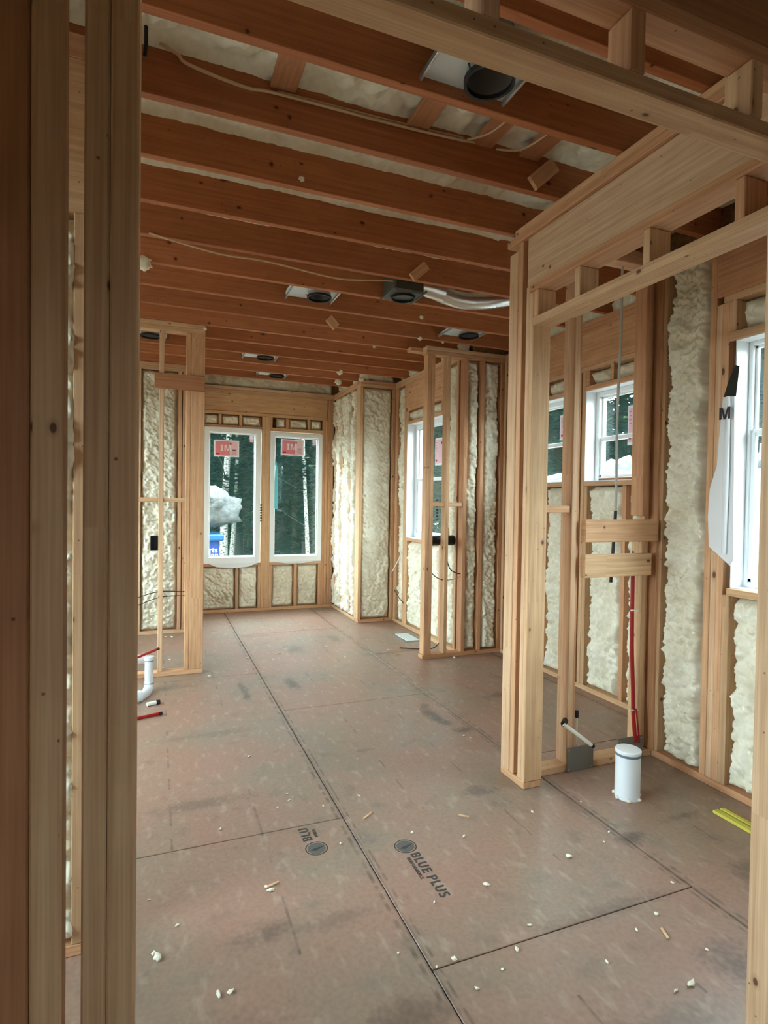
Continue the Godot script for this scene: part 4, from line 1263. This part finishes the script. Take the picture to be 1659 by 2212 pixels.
	# steel guards over the drilled plates
	var g1 := thing("nail_plate", "grey steel guard plate at the foot of the drilled double stud", "nail plate", P(2.225, 0.0, 2.552))
	put(g1, "plate", board_mesh(Vector3(0.182, 0.135, 0.004), 0.001), mats.nailplate, Vector3(0, 0.0675, 0))
	var g2 := thing("nail_plate", "grey steel guard plate behind the fat capped pipe", "nail plate", P(2.592, 0.0, 2.552))
	put(g2, "plate", board_mesh(Vector3(0.184, 0.138, 0.004), 0.001), mats.nailplate, Vector3(0, 0.069, 0))
	for g in [g1, g2]:
		for k in 4:
			put(g, "nail_head", lathe([Vector2(0.0, 0.002), Vector2(0.004, 0.001), Vector2(0.005, 0.0)], 8), mats.galv, Vector3(-0.08 + 0.16 * (k % 2), 0.012 + 0.11 * (k / 2), 0.0025)).rotation.x = PI / 2

# ------------------------------------------------------------------ things on the floor
func build_floor_things() -> void:
	var crumbs := [[0.508, 3.344, 1.0], [0.625, 2.85, 0.8], [0.623, 2.784, 0.9], [0.556, 2.74, 0.7], [0.962, 2.708, 0.9], [1.09, 3.103, 0.6], [0.766, 2.676, 0.7], [0.277, 2.646, 0.9], [0.753, 2.352, 0.9], [0.403, 2.186, 0.9], [0.415, 2.159, 1.3], [-0.017, 2.266, 0.7], [0.0, 1.988, 1.0], [0.012, 1.964, 1.9], [0.183, 1.754, 1.4], [0.217, 1.75, 1.2], [0.075, 2.095, 0.8], [1.288, 2.213, 1.1], [1.634, 1.929, 1.6], [1.209, 1.9, 1.3], [1.24, 1.659, 0.9], [0.914, 1.62, 1.3], [1.132, 1.584, 1.0], [1.378, 1.434, 0.9], [1.709, 1.542, 1.1], [1.564, 1.272, 1.5], [1.496, 1.271, 1.0], [1.734, 1.356, 0.7], [0.927, 1.496, 0.8], [1.91, 1.652, 0.8], [0.753, 1.709, 0.6], [0.847, 1.614, 0.6], [0.974, 1.883, 0.8], [1.838, 3.182, 0.9], [1.86, 3.14, 0.7], [2.472, 5.682, 0.9], [2.163, 5.279, 1.2], [2.663, 4.82, 1.6], [1.702, 2.276, 0.9], [1.99, 2.271, 0.7], [1.931, 2.015, 0.8], [0.801, 5.419, 1.6], [1.614, 5.594, 1.2], [1.019, 5.312, 0.8], [1.677, 5.175, 0.8], [1.081, 2.32, 0.9], [1.852, 1.961, 0.7], [1.58, 1.509, 0.8], [1.041, 1.531, 0.7], [0.42, 4.98, 1.2], [0.12, 5.6, 1.2], [0.06, 5.35, 1.3], [0.16, 6.5, 1.8], [0.1, 6.52, 1.6], [0.28, 4.8, 0.9], [0.7, 1.33, 1.0], [0.4, 1.48, 0.8]]
	var kinds := [rock_mesh(Vector3(0.011, 0.006, 0.009), 1, 0.7, 9), rock_mesh(Vector3(0.008, 0.006, 0.013), 2, 0.8, 9), rock_mesh(Vector3(0.014, 0.005, 0.006), 5, 0.6, 9)]
	for k in crumbs.size():
		var q: Array = crumbs[k]
		var s: float = q[2] * 0.72
		var o := put(self, numbered("foam_crumb"), kinds[k % 3], mats.crumb, P(q[0], 0.0055 * s, q[1]))
		o.scale = Vector3.ONE * s
		o.rotation.y = k * 1.7
		var where := "on the open panel floor before the near opening"
		if q[1] > 4.6: where = "on the bright floor before the end windows"
		elif q[1] > 2.9: where = "on the floor between the left stub and the jamb post"
		elif q[0] > 1.45: where = "on the floor near the fat capped pipe"
		elif q[0] < 0.83: where = "on the sheet carrying the cut round stamp"
		elif q[1] > 1.85: where = "around the round stamp and its lettering"
		o.set_meta("label", "small pale foam crumb " + where)
		o.set_meta("category", "debris")
		o.set_meta("group", "foam crumbs on the floor")
	var splinters := [[0.94, 2.52, 0.6, 0.07], [1.37, 2.36, -0.7, 0.05], [2.40, 2.37, 0.9, 0.06], [1.66, 1.46, 1.2, 0.05], [0.43, 2.19, 0.3, 0.05], [2.95, 4.7, 0.1, 0.08], [2.2, 5.1, 0.2, 0.07], [1.1, 5.5, 0.1, 0.07]]
	for q in splinters:
		var o := put(self, numbered("wood_splinter"), board_mesh(Vector3(q[3], 0.006, 0.009), 0.002), mats.wood0, P(q[0], 0.0032, q[1]))
		o.rotation.y = q[2]
		o.set_meta("label", "pale wood splinter lying on the panel floor")
		o.set_meta("category", "debris")
		o.set_meta("group", "wood splinters on the floor")
	# floor register opening by the stub wall
	var fr := thing("floor_register", "pale rectangular duct boot set in the floor by the right wall", "register", P(2.57, 0.0, 5.72))
	put(fr, "flange", board_mesh(Vector3(0.15, 0.006, 0.34), 0.002), mats.plate, Vector3(0, 0.004, 0))
	put(fr, "grey_border", board_mesh(Vector3(0.22, 0.003, 0.42), 0.001), mats.nailplate, Vector3(-0.01, 0.0016, 0))  # darker grey sheet showing around the flange
	# yellow sealed slot by the near right wall
	var ys := thing("floor_slot", "floor duct slot edged with two yellow foam strips by the right wall", "register", P(2.585, 0.0, 1.80))
	put(ys, "yellow_strip", board_mesh(Vector3(0.036, 0.014, 0.34), 0.004), mats.yellow, Vector3(-0.035, 0.007, 0))
	put(ys, "yellow_strip", board_mesh(Vector3(0.026, 0.012, 0.34), 0.004), mats.yellow, Vector3(0.012, 0.006, 0.0))
	put(ys, "dark_slot", board_mesh(Vector3(0.016, 0.004, 0.34), 0.001), mats.black, Vector3(-0.009, 0.002, 0))
	put(ys, "dusty_edge", board_mesh(Vector3(0.02, 0.008, 0.30), 0.003), mats.osb, Vector3(0.045, 0.004, 0.0))

# ------------------------------------------------------------------ outdoors
func ground_h(x: float, d: float) -> float:
	var h := -0.55
	h += 2.7 * smoothstep(3.8, 9.0, x) * smoothstep(18.0, 8.0, d)
	h += 0.5 * smoothstep(12.0, 30.0, d)
	h += 0.12 * lump.get_noise_2d(x * 0.5, d * 0.5)
	return h

func leaf_cluster(seed: int, big: float) -> ArrayMesh:
	var r := RandomNumberGenerator.new()
	r.seed = seed
	var st := SurfaceTool.new()
	st.begin(Mesh.PRIMITIVE_TRIANGLES)
	for k in 7:
		var c := Vector3(r.randf_range(-1, 1), r.randf_range(-0.35, 0.35), r.randf_range(-1, 1)) * 0.22 * big
		var a := r.randf() * TAU
		var L := Vector3(cos(a), r.randf_range(-0.5, 0.15), sin(a)).normalized() * r.randf_range(0.07, 0.12) * big
		var S := L.cross(Vector3(r.randf_range(-0.4, 0.4), 1, r.randf_range(-0.4, 0.4))).normalized() * L.length() * 0.45
		var n := S.cross(L).normalized()
		if n.y < 0: n = -n
		for p in [c - L, c + S, c + L, c - L, c + L, c - S]:
			st.set_normal(n)
			st.add_vertex(p)
	return st.commit()

var clusters := []
func tree(called: String, label: String, group: String, x: float, d: float, h: float, rad: float, y0: float, crown: float, count: int, trunk_mat: Material, dark: Color, light: Color, seed: int, lean := 0.0) -> void:
	var r := RandomNumberGenerator.new()
	r.seed = seed
	var base := P(x, ground_h(x, d) - 0.05, d)
	var t := thing(called, label, "tree", base, group)
	var pts := []
	var rr := []
	for k in 9:
		var q := k / 8.0
		pts.append(Vector3(lean * q * h * 0.1 + 0.10 * sin(q * 4.0 + seed), h * q, 0.08 * cos(q * 3.0 + seed)))
		rr.append(rad * (1.0 - 0.75 * q))
	put(t, "trunk", tube_mesh(pts, rr, 10, true, 1.2), trunk_mat)
	for k in 5:
		var q := 0.3 + 0.12 * k
		var at: Vector3 = pts[int(q * 8)]
		var a := r.randf() * TAU
		put(t, "branch", tube_mesh([at, at + Vector3(cos(a) * crown * 0.4, 0.35, sin(a) * crown * 0.4), at + Vector3(cos(a) * crown * 0.75, 0.45, sin(a) * crown * 0.75)], [rad * 0.18, rad * 0.10, rad * 0.03], 6), mats.bark)
	var mm := MultiMesh.new()
	mm.transform_format = MultiMesh.TRANSFORM_3D
	mm.use_colors = true
	mm.mesh = clusters[seed % clusters.size()]
	mm.instance_count = count
	var tiers := int(max(4.0, (h - y0) / 0.72))
	for k in count:
		var tier := r.randi() % tiers
		var q := float(tier) / tiers
		var yy := y0 + (h * 1.04 - y0) * q
		var R: float = crown * (1.0 - 0.65 * q) * sqrt(r.randf())
		var a := r.randf() * TAU
		yy += r.randf_range(-0.09, 0.09) - 0.12 * R * R / crown + 0.22 * sin(a * 3.0 + tier * 2.1)
		var sc := r.randf_range(0.8, 1.5)
		var B := Basis(Vector3.UP, r.randf() * TAU).rotated(Vector3(1, 0, 0), r.randf_range(-0.4, 0.4)).scaled(Vector3.ONE * sc)
		mm.set_instance_transform(k, Transform3D(B, Vector3(cos(a) * R, yy, sin(a) * R)))
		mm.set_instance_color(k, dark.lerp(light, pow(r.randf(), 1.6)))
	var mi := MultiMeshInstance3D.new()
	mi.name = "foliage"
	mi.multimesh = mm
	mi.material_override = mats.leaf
	mi.set_meta("kind", "stuff")
	t.add_child(mi, true)

func build_outside() -> void:
	# ground
	var x0 := -24.0
	var x1 := 44.0
	var d0 := -20.0
	var d1 := 52.0
	var n := 90
	var v := PackedVector3Array()
	var nn := PackedVector3Array()
	var uv := PackedVector2Array()
	var ix := PackedInt32Array()
	for j in n + 1:
		for i in n + 1:
			var x: float = lerp(x0, x1, float(i) / n)
			var d: float = lerp(d0, d1, float(j) / n)
			v.append(P(x, ground_h(x, d), d))
			var gx := (ground_h(x + 0.3, d) - ground_h(x - 0.3, d)) / 0.6
			var gd := (ground_h(x, d + 0.3) - ground_h(x, d - 0.3)) / 0.6
			nn.append(Vector3(-gx, 1, gd).normalized())
			uv.append(Vector2(x, d))
	for j in n:
		for i in n:
			var q := j * (n + 1) + i
			ix.append_array([q, q + n + 1, q + 1, q + 1, q + n + 1, q + n + 2])
	var g := put(self, "ground", mesh_from(v, nn, uv, ix), mats.ground)
	g.set_meta("kind", "structure")
	# boulder and blue container seen through the first end window
	var bo := thing("boulder", "pale speckled boulder heaped on the blue container outside the end window", "rock", P(0.50, ground_h(0.5, 10.6) + 1.44, 10.6))
	put(bo, "stone", rock_mesh(Vector3(0.86, 0.40, 0.5), 21, 0.28, 26), mats.rock, Vector3(0, 0.46, 0))
	var bc := thing("blue_container", "blue lidded container with white lettering outside the end window", "container", P(0.42, ground_h(0.5, 10.6), 10.6))
	put(bc, "body", board_mesh(Vector3(1.18, 1.36, 0.8), 0.04), mats.blue, Vector3(0, 0.68, 0))
	put(bc, "rim", board_mesh(Vector3(1.32, 0.11, 0.92), 0.03), mats.bluerim, Vector3(0, 1.385, 0))
	text_mesh("orts", 0.11, mats.paper, bc, Vector3(0.455, 1.17, 0.402), Basis(), true, 0.01)
	text_mesh("usion", 0.10, mats.paper, bc, Vector3(0.44, 1.085, 0.402), Basis(), true, 0.01)
	# rocks on the slope to the right
	var rr := RandomNumberGenerator.new()
	rr.seed = 88
	for k in 26:
		var x := 7.9 + 1.95 * (k % 3) + rr.randf_range(-0.1, 0.1)
		var d := 3.0 + 1.75 * (k / 3) + rr.randf_range(-0.08, 0.08)
		var s := rr.randf_range(0.40, 0.52)
		var o := put(self, numbered("slope_rock"), rock_mesh(Vector3(s * 1.4, s * 0.75, s), 100 + k, 0.5, 14), mats.rock, P(x, ground_h(x, d) + s * 0.30, d))
		o.rotation.y = rr.randf_range(-0.4, 0.4)
		o.set_meta("label", "pale rock on the slope outside the right windows")
		o.set_meta("category", "rock")
		o.set_meta("group", "pale rocks on the slope")
	for k in 4:
		clusters.append(leaf_cluster(40 + k, [1.0, 1.3, 1.6, 2.1][k]))
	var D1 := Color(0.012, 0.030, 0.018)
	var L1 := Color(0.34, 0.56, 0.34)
	var L2 := Color(0.32, 0.46, 0.14)
	# birches close to the end windows
	tree("birch_tree", "birch with a pale trunk behind the boulder", "birches outside the end windows", 1.50, 13.2, 6.5, 0.10, 2.2, 2.2, 420, mats.birch, D1, L1, 4)
	tree("birch_tree", "slim white birch trunk outside the end window with the aqua tape", "birches outside the end windows", 3.0, 12.2, 6.0, 0.055, 3.0, 1.8, 260, mats.birch, D1, L1, 8, 0.1)
	tree("birch_tree", "second pale birch trunk standing beside the boulder birch", "birches outside the end windows", 1.72, 14.4, 6.0, 0.07, 2.6, 2.0, 380, mats.birch, D1, L1, 12)
	var spots := [[-1.0, 16.0], [0.6, 17.5], [2.2, 16.4], [3.8, 15.0], [5.2, 16.8], [2.8, 19.0], [0.8, 20.5], [4.8, 20.0], [6.8, 19.0], [-2.5, 19.0], [3.6, 22.5], [1.8, 23.5], [6.0, 23.0], [8.2, 22.0], [-0.6, 24.0], [10.5, 20.0], [9.0, 16.0], [12.5, 17.5], [7.0, 14.5], [-5.0, 17.0], [4.4, 26.0], [7.6, 26.5], [0.5, 27.0], [10.4, 25.0], [13.5, 22.5]]
	var sd := 20
	for s in spots:
		tree("forest_tree", "leafy green forest tree beyond the end windows", "forest trees beyond the end windows", s[0], s[1], rr.randf_range(4.3, 5.2) if s[1] < 19.5 else rr.randf_range(5.6, 6.6), rr.randf_range(0.09, 0.17), rr.randf_range(1.5, 2.1) if s[1] < 19.5 else 0.5, rr.randf_range(1.9, 2.7), 700, mats.bark, D1, L1, sd)
		sd += 1
	var right := [[13.0, 3.0], [13.5, 6.0], [12.6, 9.0], [13.4, 11.8], [14.8, 4.6], [15.4, 8.0], [15.0, 14.0], [16.5, 1.5], [17.0, 10.5], [17.8, 5.8], [12.2, 14.5], [18.5, 13.0], [19.5, 8.0], [16.0, -2.0], [20.0, 3.0]]
	for s in right:
		tree("slope_tree", "leafy green tree up the slope outside the right windows", "trees on the slope", s[0], s[1], rr.randf_range(4.6, 5.8), rr.randf_range(0.09, 0.15), rr.randf_range(0.2, 0.7), rr.randf_range(2.0, 2.7), 1100, mats.bark, D1.lerp(L1, 0.1), L2 if rr.randf() < 0.5 else L1, sd)
		sd += 1
